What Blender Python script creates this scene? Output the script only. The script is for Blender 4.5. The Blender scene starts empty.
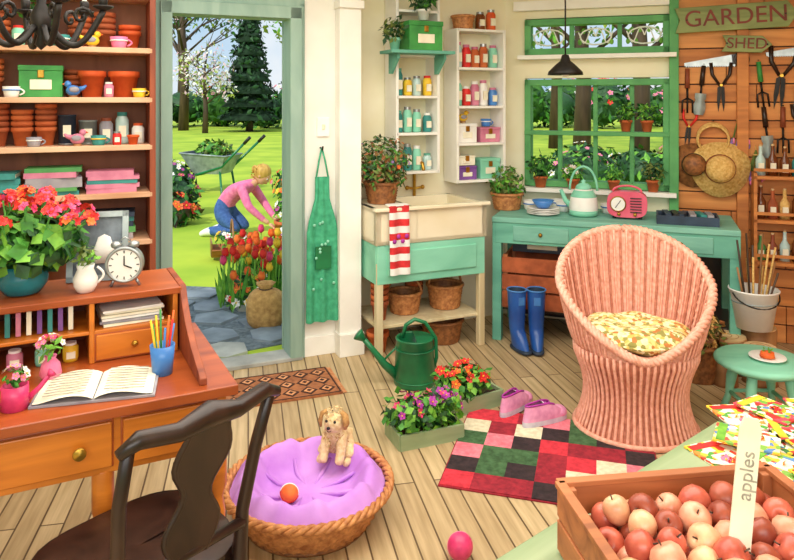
import bpy, bmesh, math, random
from mathutils import Vector, Matrix, Euler
R=random.Random(11)
pi=math.pi; sin=math.sin; cos=math.cos
def rad(a): return a*pi/180
scn=bpy.context.scene
try:
    scn.view_settings.view_transform='Standard'
except Exception: pass
# ---------------------------------------------------------------- materials
def lin(h):
    if isinstance(h,tuple): return h
    o=[]
    for i in (0,2,4):
        c=int(h[i:i+2],16)/255
        o.append(c/12.92 if c<=.04045 else ((c+.055)/1.055)**2.4)
    return (o[0],o[1],o[2],1)
def shade(h,k):
    c=lin(h); return (min(1,c[0]*k),min(1,c[1]*k),min(1,c[2]*k),1)
MATS={}
def mat(name,c,c2=None,rough=.6,metal=0,scale=8,bump=0,kind='noise',st=(1,1,1),cols=None):
    m=bpy.data.materials.new(name); m.use_nodes=True; nt=m.node_tree; N=nt.nodes; K=nt.links
    bs=N['Principled BSDF']; bs.inputs['Roughness'].default_value=rough; bs.inputs['Metallic'].default_value=metal
    tc=N.new('ShaderNodeTexCoord'); mp=N.new('ShaderNodeMapping'); mp.inputs['Scale'].default_value=st
    K.new(tc.outputs['Object'],mp.inputs['Vector'])
    a=lin(c); b=lin(c2) if c2 else shade(c,.78) 
    rp=N.new('ShaderNodeValToRGB'); rp.color_ramp.elements[0].color=b; rp.color_ramp.elements[1].color=a
    rp.color_ramp.elements[0].position=.32; rp.color_ramp.elements[1].position=.68
    if kind=='vor':
        t=N.new('ShaderNodeTexVoronoi'); t.inputs['Scale'].default_value=scale
        K.new(mp.outputs[0],t.inputs['Vector'])
        sp=N.new('ShaderNodeSeparateColor'); K.new(t.outputs['Color'],sp.inputs[0])
        rp.color_ramp.interpolation='CONSTANT'
        cr=rp.color_ramp
        while len(cr.elements)>1: cr.elements.remove(cr.elements[-1])
        cr.elements[0].position=0; cr.elements[0].color=lin(cols[0])
        for i,cc in enumerate(cols[1:]):
            e=cr.elements.new((i+1)/len(cols)); e.color=lin(cc)
        K.new(sp.outputs[0],rp.inputs[0]); fac=t.outputs['Distance']
    else:
        t=N.new('ShaderNodeTexNoise'); t.inputs['Scale'].default_value=scale; t.inputs['Detail'].default_value=5
        if kind=='wood': t.inputs['Distortion'].default_value=1.2
        K.new(mp.outputs[0],t.inputs['Vector']); K.new(t.outputs['Fac'],rp.inputs[0]); fac=t.outputs['Fac']
    K.new(rp.outputs[0],bs.inputs['Base Color'])
    if bump:
        bn=N.new('ShaderNodeBump'); bn.inputs['Strength'].default_value=bump; bn.inputs['Distance'].default_value=.01
        K.new(fac,bn.inputs['Height']); K.new(bn.outputs[0],bs.inputs['Normal'])
    MATS[name]=m; return m
W_='wood'
mat('white_wall','f4f1e8','e8e4d8',scale=3,rough=.8)
mat('cream_wall','f8f1d6','ede3be',scale=3,rough=.8)
mat('trim_white','fbf9f2','efece2',scale=4)
mat('door_green','9db9aa','83a294',scale=(6),kind=W_,st=(1,1,.2))
mat('win_green','62ae66','4a9252',scale=6)
mat('mint','98e0c2','7cc8aa',scale=5,kind=W_,st=(.3,1,1))
mat('mint_dark','6fb8a0','559a86',scale=5,kind=W_,st=(.3,1,1))
mat('counter','86c4b0','66a694',scale=7,kind=W_,st=(.2,1,1))
mat('sinkcream','f8f0d6','ecdfbc',scale=3,rough=.25)
mat('leg','e2d6b0','c8b488',scale=9,kind=W_,st=(1,1,.1))
mat('redwood','a4522e','74321c',scale=9,kind=W_,st=(1,1,.15))
mat('shelfwood','e4bc98','c4906a',scale=9,kind=W_,st=(.15,1,1))
mat('shelfback','a0603c','764024',scale=5,kind=W_,st=(1,1,.2))
mat('desk','e2862a','b05c16',scale=9,kind=W_,st=(.15,1,1),rough=.35)
mat('desktop','b85c2a','8a3c18',scale=7,kind=W_,st=(.15,1,1),rough=.3)
mat('darkwood','3a241c','1e100c',scale=9,kind=W_,st=(1,1,.2),rough=.35)
mat('brass','c79a3c','8f6a22',metal=.8,rough=.3)
mat('basket','d8965a','9c5c30',scale=40,rough=.6)
mat('basket_dk','a86c3a','6c4020',scale=40)
mat('wickerpink','fabea8','e09a80',scale=45,rough=.55)
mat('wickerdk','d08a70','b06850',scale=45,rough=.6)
mat('cushpurple','d49ce8','b878d4',scale=6,rough=.9,bump=.3)
mat('floral','f2e6a8','000000',kind='vor',scale=55,cols=['f0e3ae','e6cf83','f3ecc4','98904c','e9d48c','c07c40','f4e8b8','d8b860'],rough=.9)
mat('plankwall','e89e56','b86a2c',scale=6,kind=W_,st=(.15,1,1.5))
mat('plankwall2','d88a44','a65e26',scale=7,kind=W_,st=(.15,1,1.5))
mat('gap','5a3216','3c200e')
mat('terra','dc7840','b8572a',scale=12,rough=.8)
mat('terra2','c0643a','934826',scale=12,rough=.8)
mat('terra3','ee6c30','d0501e',scale=12,rough=.7)
mat('soil','4a3020','2d1c12',scale=30,bump=.5)
mat('leaf','56a036','2f7020',scale=20)
mat('leaf2','84c03c','4c8d2a',scale=20)
mat('leafdk','2f6230','183c1c',scale=20)
mat('herb','7a8a3c','4f612a',scale=20)
mat('red','ee3028','c41c1c',scale=20)
mat('orange','f88030','e4541c',scale=20)
mat('yellow','f8d43a','e4b022',scale=20)
mat('pink','f490b4','e46c98',scale=20)
mat('magenta','c43cac','8f2a90',scale=20)
mat('hotpink','ec4880','c82c64',scale=20,rough=.35)
mat('white','f8f6f0','e6e4de',scale=8)
mat('paper','faf4de','e8e0c6',scale=10,rough=.9)
mat('ink','8c8474','b8b09c',scale=60)
mat('blue','2f66b8','1f4a96',scale=6,rough=.3)
mat('bluelt','4f90d8','3a72ba',scale=6,rough=.3)
mat('teal','1f7f8c','145f6c',scale=8,rough=.25)
mat('navy','34465c','202e40',scale=8,rough=.5)
mat('black','24221f','141210',scale=8,rough=.45)
mat('iron','302b28','1a1715',scale=20,rough=.5,metal=.5)
mat('steel','b8bcbc','8c9090',scale=12,metal=.7,rough=.35)
mat('zinc','a9b4b4','86918f',scale=12,rough=.45,metal=.3)
mat('cangreen','1f8250','155c38',scale=6,rough=.3)
mat('boxgreen','45a44c','2e7e38',scale=8)
mat('apron','4cb488','389870',scale=30,rough=.9)
mat('pinkradio','f07088','d4506a',scale=6,rough=.3)
mat('shoe','f0a8cc','d888b4',scale=30,rough=.7)
mat('shoesole','dcd8e4','b4b0c8',scale=20)
mat('straw','ecc67c','c8984a',scale=60,bump=.6,rough=.8)
mat('tablegreen','a4b48c','869a70',scale=8,kind=W_,st=(.15,1,1))
mat('crate','c87c4c','925430',scale=10,kind=W_,st=(.2,1,1))
mat('apple','d87058','ac4a3c',scale=24,rough=.3)
mat('apple2','eeb090','d08064',scale=26,rough=.3)
mat('apple3','b05840','80382a',scale=22,rough=.35)
mat('appley','f2c89c','dc9470',scale=24,rough=.3)
mat('lawn','c0d43c','90b42a',scale=.9,rough=.95)
mat('stone','94a0ac','68747e',scale=5,rough=.8,bump=.4)
mat('stone2','babcb6','8c8e8a',scale=5,rough=.8,bump=.4)
mat('gravel','7c8890','56626a',scale=30,rough=.9,bump=.4)
mat('sack','d4a868','a87c48',scale=30,bump=.4,rough=.9)
mat('bark','5c4634','3a2a1e',scale=6,st=(1,1,.2))
mat('log','b07e4c','7e5632',scale=14,st=(1,1,.2))
mat('logend','ecd0a0','cca874',scale=14)
mat('hedge','4c8430','264e1c',scale=2.0,rough=.9)
mat('conifer','28452e','14281a',scale=3,rough=.95)
mat('blossom','f4dce4','d8a8bc',scale=6)
mat('canopy','b0c040','748a2c',scale=3)
mat('skin','f0b898','dd9d7c',scale=8)
mat('hair','e0b45c','b48838',scale=30,st=(1,1,.2))
mat('jeans','4a6eb0','345490',scale=30,rough=.9)
mat('pinktop','f888b4','e06c9c',scale=20,rough=.9)
mat('eye','1a1410','0c0a08')
mat('lip','c85a5a','a84444')
mat('fur','f2dcae','d8b880',scale=60,rough=.95,bump=.5)
mat('furdk','c89a60','a07440',scale=50,rough=.95,bump=.5)
mat('glassjar','cfe4e0','a8c8c4',scale=6,rough=.1)
mat('bottlebrown','8a4a22','5c2e14',scale=6,rough=.15)
mat('bk_purple','8a5aa8','6c4088',scale=10); mat('bk_teal','3f9a94','2c7a74',scale=10)
mat('bk_green','5fa85a','44884a',scale=10); mat('bk_grey','a8a4a8','84808c',scale=10); mat('bk_pink','e090a8','c06c88',scale=10)
mat('matrug','b8764a','8a5234',scale=30,rough=.95,bump=.4)
mat('matdark','4c2c20','341c14',scale=30,rough=.95,bump=.4)
mat('matlight','e8a878','d08858',scale=30,rough=.95,bump=.4)
for nm,cl in (('seed_a',['f4ecd0','e0402c','f4c83a','f6f0dc','4f9a3c','f08a3a','f4ecd0']),('seed_b',['f4f0d8','6fa83c','e84a5a','f6e04a','3f7a3a','f4ecd0','c03028']),('seed_c',['f8e8b0','5a88c0','f0b83a','ffffff','e0503c','7fb04a'])):
    mat(nm,'ffffff','000000',kind='vor',scale=60,cols=cl,rough=.7)
mat('picture','7f8a94','3c4650',scale=14)
mat('towelred','e0383a','bc2428',scale=20,rough=.95)
mat('signwood','9aa464','6c7840',scale=9,kind=W_,st=(.2,1,1))
mat('signred','8a3420','6a2414')
mat('ceilwood','f2ead2','dccfac',scale=6,kind=W_,st=(.2,1,1))
mat('lavender','9a7ac0','7656a0',scale=20)
for nm,a_,b_ in (('darkred','a82838','80182a'),('rred','e03848','b82838'),('rgreen','4a7048','30502e'),('rdk','3c2c30','241a1e'),('rpink','ee8a98','d46a7c'),('rcream','eee4c8','d0c4a4')): mat(nm,a_,b_,rough=.95,scale=40,bump=.3)
def floor_mat():
    m=bpy.data.materials.new('floor_planks'); m.use_nodes=True; nt=m.node_tree; N=nt.nodes; K=nt.links
    bs=N['Principled BSDF']; bs.inputs['Roughness'].default_value=.55
    tc=N.new('ShaderNodeTexCoord'); mp=N.new('ShaderNodeMapping'); mp.inputs['Rotation'].default_value=(0,0,rad(-102))
    K.new(tc.outputs['Object'],mp.inputs['Vector'])
    br=N.new('ShaderNodeTexBrick'); br.inputs['Scale'].default_value=1; br.inputs['Brick Width'].default_value=1.9
    br.inputs['Row Height'].default_value=.085; br.inputs['Mortar Size'].default_value=.004; br.inputs['Mortar Smooth'].default_value=.3
    br.inputs['Color1'].default_value=lin('d6be94'); br.inputs['Color2'].default_value=lin('bea47c'); br.inputs['Mortar'].default_value=lin('6c5438')
    K.new(mp.outputs[0],br.inputs['Vector'])
    mp2=N.new('ShaderNodeMapping'); mp2.inputs['Scale'].default_value=(1.2,18,1); K.new(mp.outputs[0],mp2.inputs['Vector'])
    no=N.new('ShaderNodeTexNoise'); no.inputs['Scale'].default_value=2.5; no.inputs['Detail'].default_value=6; K.new(mp2.outputs[0],no.inputs['Vector'])
    rp=N.new('ShaderNodeValToRGB'); rp.color_ramp.elements[0].position=.3; rp.color_ramp.elements[0].color=(.66,.62,.54,1); rp.color_ramp.elements[1].position=.7; rp.color_ramp.elements[1].color=(1,1,1,1)
    K.new(no.outputs['Fac'],rp.inputs[0])
    mx=N.new('ShaderNodeMix'); mx.data_type='RGBA'; mx.blend_type='MULTIPLY'; mx.inputs[0].default_value=1
    K.new(br.outputs['Color'],mx.inputs[6]); K.new(rp.outputs[0],mx.inputs[7]); K.new(mx.outputs[2],bs.inputs['Base Color'])
    bp=N.new('ShaderNodeBump'); bp.inputs['Strength'].default_value=.4; bp.inputs['Distance'].default_value=.004; bp.invert=True
    K.new(br.outputs['Fac'],bp.inputs['Height']); K.new(bp.outputs[0],bs.inputs['Normal'])
    MATS['floor_planks']=m
floor_mat()
# ---------------------------------------------------------------- builder
def TR(c=(0,0,0),r=(0,0,0),s=(1,1,1)):
    return Matrix.Translation(Vector(c))@Euler(r).to_matrix().to_4x4()@Matrix.Diagonal(Vector((*s,1)))
class B:
    def __init__(s): s.v=[];s.f=[];s.m=[];s.sm=[];s.mats=[];s.T=Matrix()
    def mi(s,n):
        if n not in s.mats: s.mats.append(n)
        return s.mats.index(n)
    def add(s,vs,fs,m,smooth=False,T=None):
        M=s.T@T if T is not None else s.T
        o=len(s.v); s.v+= [tuple(M@Vector(v)) for v in vs]
        i=s.mi(m) if isinstance(m,str) else None
        for k,f in enumerate(fs):
            s.f.append([a+o for a in f]); s.m.append(i if i is not None else s.mi(m[k])); s.sm.append(smooth)
        return s
    def box(s,c,d,m,r=(0,0,0)):
        x,y,z=d[0]/2,d[1]/2,d[2]/2
        vs=[(-x,-y,-z),(x,-y,-z),(x,y,-z),(-x,y,-z),(-x,-y,z),(x,-y,z),(x,y,z),(-x,y,z)]
        return s.add(vs,[(0,3,2,1),(4,5,6,7),(0,1,5,4),(1,2,6,5),(2,3,7,6),(3,0,4,7)],m,False,TR(c,r))
    def lathe(s,prof,m,c=(0,0,0),seg=24,r=(0,0,0),sc=(1,1,1),fn=None):
        vs=[];fs=[];n=len(prof)
        for (rr,z) in prof:
            for k in range(seg):
                a=2*pi*k/seg; q=rr*(fn(a,z) if fn else 1)
                vs.append((q*cos(a),q*sin(a),z))
        for i in range(n-1):
            for k in range(seg):
                k2=(k+1)%seg
                fs.append((i*seg+k,i*seg+k2,(i+1)*seg+k2,(i+1)*seg+k))
        if prof[0][0]>1e-5: fs.append(tuple(range(seg))[::-1])
        if prof[-1][0]>1e-5: fs.append(tuple((n-1)*seg+k for k in range(seg)))
        return s.add(vs,fs,m,True,TR(c,r,sc))
    def cyl(s,c,r0,h,m,r=(0,0,0),seg=20,r1=None):
        r1=r0 if r1 is None else r1
        vs=[]
        for rr,z in ((r0,-h/2),(r1,h/2)):
            for k in range(seg):
                a=2*pi*k/seg; vs.append((rr*cos(a),rr*sin(a),z))
        T=TR(c,r)
        s.add(vs,[(k,(k+1)%seg,seg+(k+1)%seg,seg+k) for k in range(seg)],m,True,T)
        s.add(vs,[tuple(range(seg))[::-1],tuple(seg+k for k in range(seg))],m,False,T)
        return s
    def ball(s,c,d,m,r=(0,0,0),seg=16,rings=10,p=1.0):
        def sp(v): return math.copysign(abs(v)**p,v)
        if not isinstance(d,(tuple,list)): d=(d,d,d)
        vs=[(0,0,-1)];fs=[]
        for i in range(1,rings):
            ph=-pi/2+pi*i/rings
            for k in range(seg):
                a=2*pi*k/seg; vs.append((sp(cos(ph))*sp(cos(a)),sp(cos(ph))*sp(sin(a)),sp(sin(ph))))
        vs.append((0,0,1)); L_=len(vs)-1
        for k in range(seg):
            k2=(k+1)%seg
            fs.append((0,1+k2,1+k)); fs.append((L_,1+(rings-2)*seg+k,1+(rings-2)*seg+k2))
            for i in range(rings-2):
                a=1+i*seg; fs.append((a+k,a+k2,a+seg+k2,a+seg+k))
        return s.add(vs,fs,m,True,TR(c,r,d))
    def tube(s,pts,rd,m,seg=8,closed=False,flat=1.0):
        P=[Vector(p) for p in pts]; n=len(P)
        if not isinstance(rd,(list,tuple)): rd=[rd]*n
        vs=[];fs=[];up=None
        for i in range(n):
            if closed: t=P[(i+1)%n]-P[i-1]
            else: t=P[min(i+1,n-1)]-P[max(i-1,0)]
            if t.length<1e-9: t=Vector((0,0,1))
            t.normalize()
            if up is None:
                up=Vector((0,0,1)) if abs(t.z)<.9 else Vector((1,0,0))
            up=(up-t*up.dot(t))
            if up.length<1e-6: up=t.orthogonal()
            up.normalize(); sd=t.cross(up)
            for k in range(seg):
                a=2*pi*k/seg; vs.append(tuple(P[i]+(sd*cos(a)+up*sin(a)*flat)*rd[i]))
        for i in range(n if closed else n-1):
            j=(i+1)%n
            for k in range(seg):
                k2=(k+1)%seg; fs.append((i*seg+k,i*seg+k2,j*seg+k2,j*seg+k))
        if not closed:
            fs.append(tuple(range(seg))[::-1]); fs.append(tuple((n-1)*seg+k for k in range(seg)))
        return s.add(vs,fs,m,True)
    def torus(s,c,R0,r0,m,r=(0,0,0),seg=32,sc=(1,1,1)):
        T=s.T; s.T=T@TR(c,r,sc)
        s.tube([(R0*cos(2*pi*k/seg),R0*sin(2*pi*k/seg),0) for k in range(seg)],r0,m,8,True); s.T=T; return s
    def prism(s,poly,h,m,T=Matrix()):
        n=len(poly); vs=[(x,-h/2,z) for x,z in poly]+[(x,h/2,z) for x,z in poly]
        fs=[tuple(range(n)),tuple(range(2*n-1,n-1,-1))]+[((i+1)%n,i,n+i,n+(i+1)%n) for i in range(n)]
        return s.add(vs,fs,m,False,T)
    def flatprism(s,poly,z0,z1,m):
        n=len(poly); vs=[(x,y,z0) for x,y in poly]+[(x,y,z1) for x,y in poly]
        return s.add(vs,[tuple(range(n))[::-1],tuple(range(n,2*n))]+[(i,(i+1)%n,n+(i+1)%n,n+i) for i in range(n)],m)
    def grid(s,f,nu,nv,m,smooth=True,wrapu=False):
        vs=[f(i/(nu if wrapu else nu-1),j/(nv-1)) for j in range(nv) for i in range(nu)]
        fs=[]
        for j in range(nv-1):
            for i in range(nu if wrapu else nu-1):
                i2=(i+1)%nu; fs.append((j*nu+i,j*nu+i2,(j+1)*nu+i2,(j+1)*nu+i))
        return s.add(vs,fs,m,smooth)
    def leaves(s,c,d,n,size,ms,up=.3,asp=.45,shell=.5):
        for _ in range(n):
            while 1:
                p=Vector((R.uniform(-1,1),R.uniform(-1,1),R.uniform(-1,1)))
                if shell<p.length<1: break
            nn=(p+Vector((R.gauss(0,.4),R.gauss(0,.4),R.gauss(0,.4)+up))).normalized()
            t=nn.orthogonal().normalized(); t.rotate(Matrix.Rotation(R.uniform(0,6.28),3,nn)); q=nn.cross(t)
            o=Vector((c[0]+p.x*d[0],c[1]+p.y*d[1],c[2]+p.z*d[2])); L_=size*R.uniform(.7,1.3); w=L_*asp
            s.add([o,o+t*L_*.5+q*w*.5-nn*L_*.05,o+t*L_,o+t*L_*.5-q*w*.5-nn*L_*.05],[(0,1,2,3)],R.choice(ms))
        return s
    def flowers(s,c,d,n,size,ms,ctr='yellow',low=-.1):
        for _ in range(n):
            while 1:
                p=Vector((R.gauss(0,1),R.gauss(0,1),R.gauss(0,1))).normalized()
                if p.z>low: break
            o=Vector((c[0]+p.x*d[0],c[1]+p.y*d[1],c[2]+p.z*d[2]))
            nn=(p+Vector((0,-.25,.3))).normalized(); t=nn.orthogonal().normalized(); q=nn.cross(t); m=R.choice(ms)
            z=size*R.uniform(.8,1.2); a0=R.uniform(0,6)
            for k in range(5):
                a=a0+2*pi*k/5
                def dr(x): return t*cos(x)+q*sin(x)
                s.add([o,o+dr(a-.55)*z*.75+nn*z*.2,o+dr(a)*z+nn*z*.25,o+dr(a+.55)*z*.75+nn*z*.2],[(0,1,2,3)],m)
            if ctr: s.ball(o+nn*z*.15,z*.2,ctr,seg=5,rings=3)
        return s
    def obj(s,name,loc=(0,0,0),rz=0,bev=0,rot=None,parent=None,scale=None):
        me=bpy.data.meshes.new(name); me.from_pydata(s.v,[],s.f)
        for n in s.mats: me.materials.append(MATS[n])
        me.polygons.foreach_set('material_index',s.m); me.polygons.foreach_set('use_smooth',s.sm)
        me.update(); o=bpy.data.objects.new(name,me); scn.collection.objects.link(o)
        o.location=loc; o.rotation_euler=rot if rot else (0,0,rz)
        if scale: o.scale=(scale,)*3
        if bev:
            md=o.modifiers.new('bevel','BEVEL'); md.width=bev; md.segments=2; md.limit_method='ANGLE'; md.angle_limit=rad(50)
        if parent: o.parent=parent
        return o
def skin(verts,edges,radii,sub=2):
    me=bpy.data.meshes.new('t'); bm=bmesh.new(); ly=bm.verts.layers.skin.verify()
    vs=[bm.verts.new(v) for v in verts]
    for i,v in enumerate(vs):
        r=radii[i]; r=r if isinstance(r,tuple) else (r,r)
        v[ly].radius=r; v[ly].use_root=(i==0)
    for a,b in edges: bm.edges.new((vs[a],vs[b]))
    bm.to_mesh(me); bm.free()
    o=bpy.data.objects.new('t',me); scn.collection.objects.link(o)
    o.modifiers.new('s','SKIN'); m=o.modifiers.new('ss','SUBSURF'); m.levels=sub; m.render_levels=sub
    dg=bpy.context.evaluated_depsgraph_get(); ev=o.evaluated_get(dg); m2=bpy.data.meshes.new_from_object(ev)
    V=[tuple(v.co) for v in m2.vertices]; F=[tuple(p.vertices) for p in m2.polygons]; C=[p.center.copy() for p in m2.polygons]
    bpy.data.objects.remove(o); bpy.data.meshes.remove(m2)
    return V,F,C
def seg_label(c,segs):
    best=None;bd=1e9
    for a,b,l in segs:
        a=Vector(a);b=Vector(b);d=b-a;t=max(0,min(1,(c-a).dot(d)/max(d.length_squared,1e-9)));q=(c-(a+d*t)).length
        if q<bd: bd=q;best=l
    return best
def text(name,body,size,m,parent,loc,rot,ext=.002):
    cu=bpy.data.curves.new(name,'FONT'); cu.body=body; cu.size=size; cu.extrude=ext; cu.align_x='CENTER'; cu.align_y='CENTER'
    o=bpy.data.objects.new(name,cu); scn.collection.objects.link(o); cu.materials.append(MATS[m]); o.parent=parent; o.location=loc; o.rotation_euler=rot
    return o
def frame(ox,oy,deg):
    a=rad(deg)
    def f(x,y,z=0): return (ox+x*cos(a)-y*sin(a), oy+x*sin(a)+y*cos(a), z)
    f.rz=a; return f
LF=frame(-1.36,4.02,24); WF=frame(.813,5.25,-20); DF=frame(-.50,2.10,27)
def at(F,x,y,z=0,extra=0): return dict(loc=F(x,y,z),rz=F.rz+rad(extra))
# ---------------------------------------------------------------- camera / light / world
cam=bpy.data.cameras.new('camera'); co=bpy.data.objects.new('camera',cam); scn.collection.objects.link(co); scn.camera=co
cam.sensor_width=36; cam.lens=36*700/794; cam.shift_y=-180/794; co.location=(0,0,1.6); co.rotation_euler=(pi/2,0,0); cam.clip_start=.05; cam.clip_end=300
def area(name,loc,rot,sx,sy,p,col=(1,1,1)):
    l=bpy.data.lights.new(name,'AREA'); l.shape='RECTANGLE'; l.size=sx; l.size_y=sy; l.energy=p; l.color=col
    o=bpy.data.objects.new(name,l); scn.collection.objects.link(o); o.location=loc; o.rotation_euler=rot
area('ceiling_fill',(0,2.4,2.5),(0,0,0),3.4,2.4,108,(1,.96,.88))  # added overhead fill to brighten the interior, no fixture here
area('rear_fill',(.2,-.9,2.3),(rad(62),0,0),3.4,1.6,90,(1,.97,.92))  # added fill behind the camera, aimed forward; the ceiling has no opening
sn=bpy.data.lights.new('sun','SUN'); sn.energy=3.0; sn.angle=rad(3); sn.color=(1,.95,.84)
so=bpy.data.objects.new('sun',sn); scn.collection.objects.link(so); so.rotation_euler=(rad(42),rad(-28),0)
w=bpy.data.worlds.new('world'); scn.world=w; w.use_nodes=True; nt=w.node_tree; N=nt.nodes; K=nt.links
bg=N['Background']; bg.inputs[1].default_value=1.05
tc=N.new('ShaderNodeTexCoord'); no=N.new('ShaderNodeTexNoise'); no.inputs['Scale'].default_value=4; no.inputs['Detail'].default_value=5
rp=N.new('ShaderNodeValToRGB'); rp.color_ramp.elements[0].position=.42; rp.color_ramp.elements[0].color=lin('b4d4ee'); rp.color_ramp.elements[1].position=.6; rp.color_ramp.elements[1].color=lin('f6f8f8')
K.new(tc.outputs['Generated'],no.inputs['Vector']); K.new(no.outputs['Fac'],rp.inputs[0]); K.new(rp.outputs[0],bg.inputs[0])
# ---------------------------------------------------------------- room shell
p1=LF(-1.6,0)[:2]; p2=LF(1.2,0)[:2]; p3=LF(1.2,.24)[:2]; p4=(.813,5.25); p5=WF(2.6,0)[:2]
foot=[(p1[0],-1.5),(p5[0],-1.5),p5,p4,p3,p2,p1]
b=B(); b.flatprism(foot,-.05,0,'floor_planks'); b.obj('floor')
b=B(); b.flatprism(foot,2.55,2.62,'ceilwood'); b.obj('ceiling')
b=B(); H=2.55
b.box((-.8,.05,H/2),(1.6,.1,H),'cream_wall'); b.box((.415,.05,(2.17+H)/2),(.83,.1,H-2.17),'white_wall')
b.box((1.015,.05,H/2),(.37,.1,H),'white_wall'); b.box((1.15,.17,H/2),(.1,.14,H),'white_wall')
b.obj('wall_left',**at(LF,0,0))
b=B(); b.box((1.13,-.045,H/2),(.145,.09,H),'trim_white'); b.box((1.13,-.06,.07),(.165,.12,.14),'trim_white'); b.box((1.13,-.06,2.2),(.165,.12,.05),'trim_white')
b.obj('trim_1',**at(LF,0,0),bev=.004)
b=B(); b.box((.94,-.01,.06),(.22,.02,.12),'trim_white'); b.obj('baseboard_left',**at(LF,0,0),bev=.003)
b=B(); b.box((1.86,.29,H/2),(1.32,.1,H),'cream_wall'); b.obj('wall_back',**at(LF,0,0))
x0,x1=.15,1.15
b=B()
b.box((.07,.05,H/2),(.16,.1,H),'cream_wall'); b.box((.65,.05,.485),(1.0,.1,.97),'cream_wall')
b.box((.65,.05,1.84),(1.0,.1,.16),'cream_wall'); b.box((.65,.05,2.375),(1.0,.1,.35),'cream_wall')
b.box((1.88,.05,H/2),(1.46,.1,H),'gap')
b.obj('wall_right_back',**at(WF,0,0))
b=B(); b.box((.62,-.03,2.29),(1.1,.06,.07),'trim_white'); b.obj('trim_3',**at(WF,0,0),bev=.004)
b=B()
for i in range(21):
    z=.06+i*.122
    cuts=[1.2,R.uniform(1.5,2.3),2.6]
    for a_,c_ in zip(cuts,cuts[1:]): b.box(((a_+c_)/2,-.011,z),(c_-a_-.004,.02,.114),R.choice(['plankwall','plankwall2','plankwall']))
b.box((1.6,-.04,H/2),(.07,.05,H),'plankwall2')
b.obj('wood_cladding',**at(WF,0,0),bev=.003)
b=B(); b.box((1.175,-.03,H/2),(.06,.07,H),'win_green'); b.obj('trim_2',**at(WF,0,0),bev=.003)
def window(name,z0,z1,nx,nz,orn=False):
    b=B(); fw=.045
    b.box((.65,.02,z0+fw/2),(1.0,.12,fw),'win_green'); b.box((.65,.02,z1-fw/2),(1.0,.12,fw),'win_green')
    b.box((x0+fw/2,.02,(z0+z1)/2),(fw,.12,z1-z0),'win_green'); b.box((x1-fw/2,.02,(z0+z1)/2),(fw,.12,z1-z0),'win_green')
    for i in range(1,nx): b.box((x0+(x1-x0)*i/nx,.03,(z0+z1)/2),(.03,.05,z1-z0),'win_green')
    for j in range(1,nz): b.box((.65,.0,z0+(z1-z0)*j/nz),(1.0,.1,.03),'win_green')
    if orn:
        for i in range(nx):
            cx=x0+(x1-x0)*(i+.5)/nx; cz=(z0+z1)/2
            for sg in (-1,1):
                b.tube([(cx+sg*.11*cos(t*.5),.04,cz+.06*sin(t*.5)*sg) for t in range(0,13)],.006,'trim_white',6)
                b.tube([(cx+sg*t*.012,.04,cz+.05*sin(t*.7)) for t in range(0,11)],.005,'trim_white',6)
                for k in range(4): b.ball((cx+sg*(.03+k*.027),.04,cz+.04*((-1)**k)),(.016,.004,.022),'leaf2',seg=8,rings=5)
    b.box((.65,-.05,z0-.02),(1.08,.13,.03),'trim_white')
    b.obj(name,**at(WF,0,0),bev=.003)
window('window_1',.97,1.75,4,2); window('window_2',1.93,2.19,3,1,True)
b=B(); b.box((p1[0]-.05,(p1[1]-1.5)/2,H/2),(.1,p1[1]+1.5,H),'cream_wall'); b.obj('wall_side_left')
b=B(); b.box((p5[0]+.05,(p5[1]-1.5)/2,H/2),(.1,p5[1]+1.5,H),'plankwall'); b.obj('wall_side_right')
b=B()
b.box((.03,.03,1.085),(.065,.17,2.17),'door_green'); b.box((.79,.03,1.085),(.075,.17,2.17),'door_green'); b.box((.415,.03,2.135),(.83,.17,.075),'door_green')
b.box((.415,.03,.012),(.83,.17,.024),'stone2')
for x in (-.015,.835): b.box((x,-.012,1.1),(.035,.024,2.2),'door_green')
b.box((.41,-.012,2.2),(.885,.024,.05),'door_green')
b.obj('door_frame',**at(LF,0,0),bev=.004)
b=B()
b.box((.31,0,1.07),(.62,.035,2.1),'door_green')
for z in (.55,1.5): b.box((.31,0,z),(.44,.045,.75),'mint_dark')
b.ball((.57,-.04,1.0),.022,'brass'); b.ball((.57,.04,1.0),.022,'brass')
b.obj('door_1',loc=LF(.765,.13,0),rz=rad(96),bev=.003)
# ---------------------------------------------------------------- left shelf unit
b=B(); SX0,SX1=-1.3,-.05
b.box((SX1-.015,-.15,1.2),(.03,.3,2.4),'redwood'); b.box((SX0,-.15,1.2),(.03,.3,2.4),'redwood'); b.box(((SX0+SX1)/2,-.01,1.2),(SX1-SX0,.02,2.4),'shelfback')
for z in (.1,.6,.85,1.1,1.35,1.6,1.86,2.15,2.4): b.box(((SX0+SX1)/2,-.15,z),(SX1-SX0-.03,.3,.028),'shelfwood')
b.obj('bookshelf',**at(LF,0,0),bev=.003)
def pot(b,c,r,h,m='terra'):
    b.lathe([(r*.68,0),(r*.92,h*.78),(r*1.05,h*.78),(r*1.05,h),(r*.9,h),(r*.85,h*.8),(0,h*.8)],m,c,seg=20)
def stack(name,F,x,y,z,n,r,h,m='terra'):
    b=B()
    for i in range(n): pot(b,(0,0,i*h*.32),r,h,m if m=='terra3' else R.choice([m,'terra2']))
    b.obj(name,**at(F,x,y,z))
Z=[.614,.864,1.114,1.364,1.614,1.874,2.164]
def tin(name,F,x,y,z,r,h,m,m2='steel'):
    b=B(); b.lathe([(r,0),(r,h),(r*1.04,h),(r*1.04,h+.008),(r*.94,h+.008),(r*.92,h*.9),(0,h*.9)],m,seg=20); b.torus((0,0,.006),r,.003,m2); b.box((0,-r*.96,h*.5),(r*.9,.012,h*.4),'paper')
    b.obj(name,**at(F,x,y,z))
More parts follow.
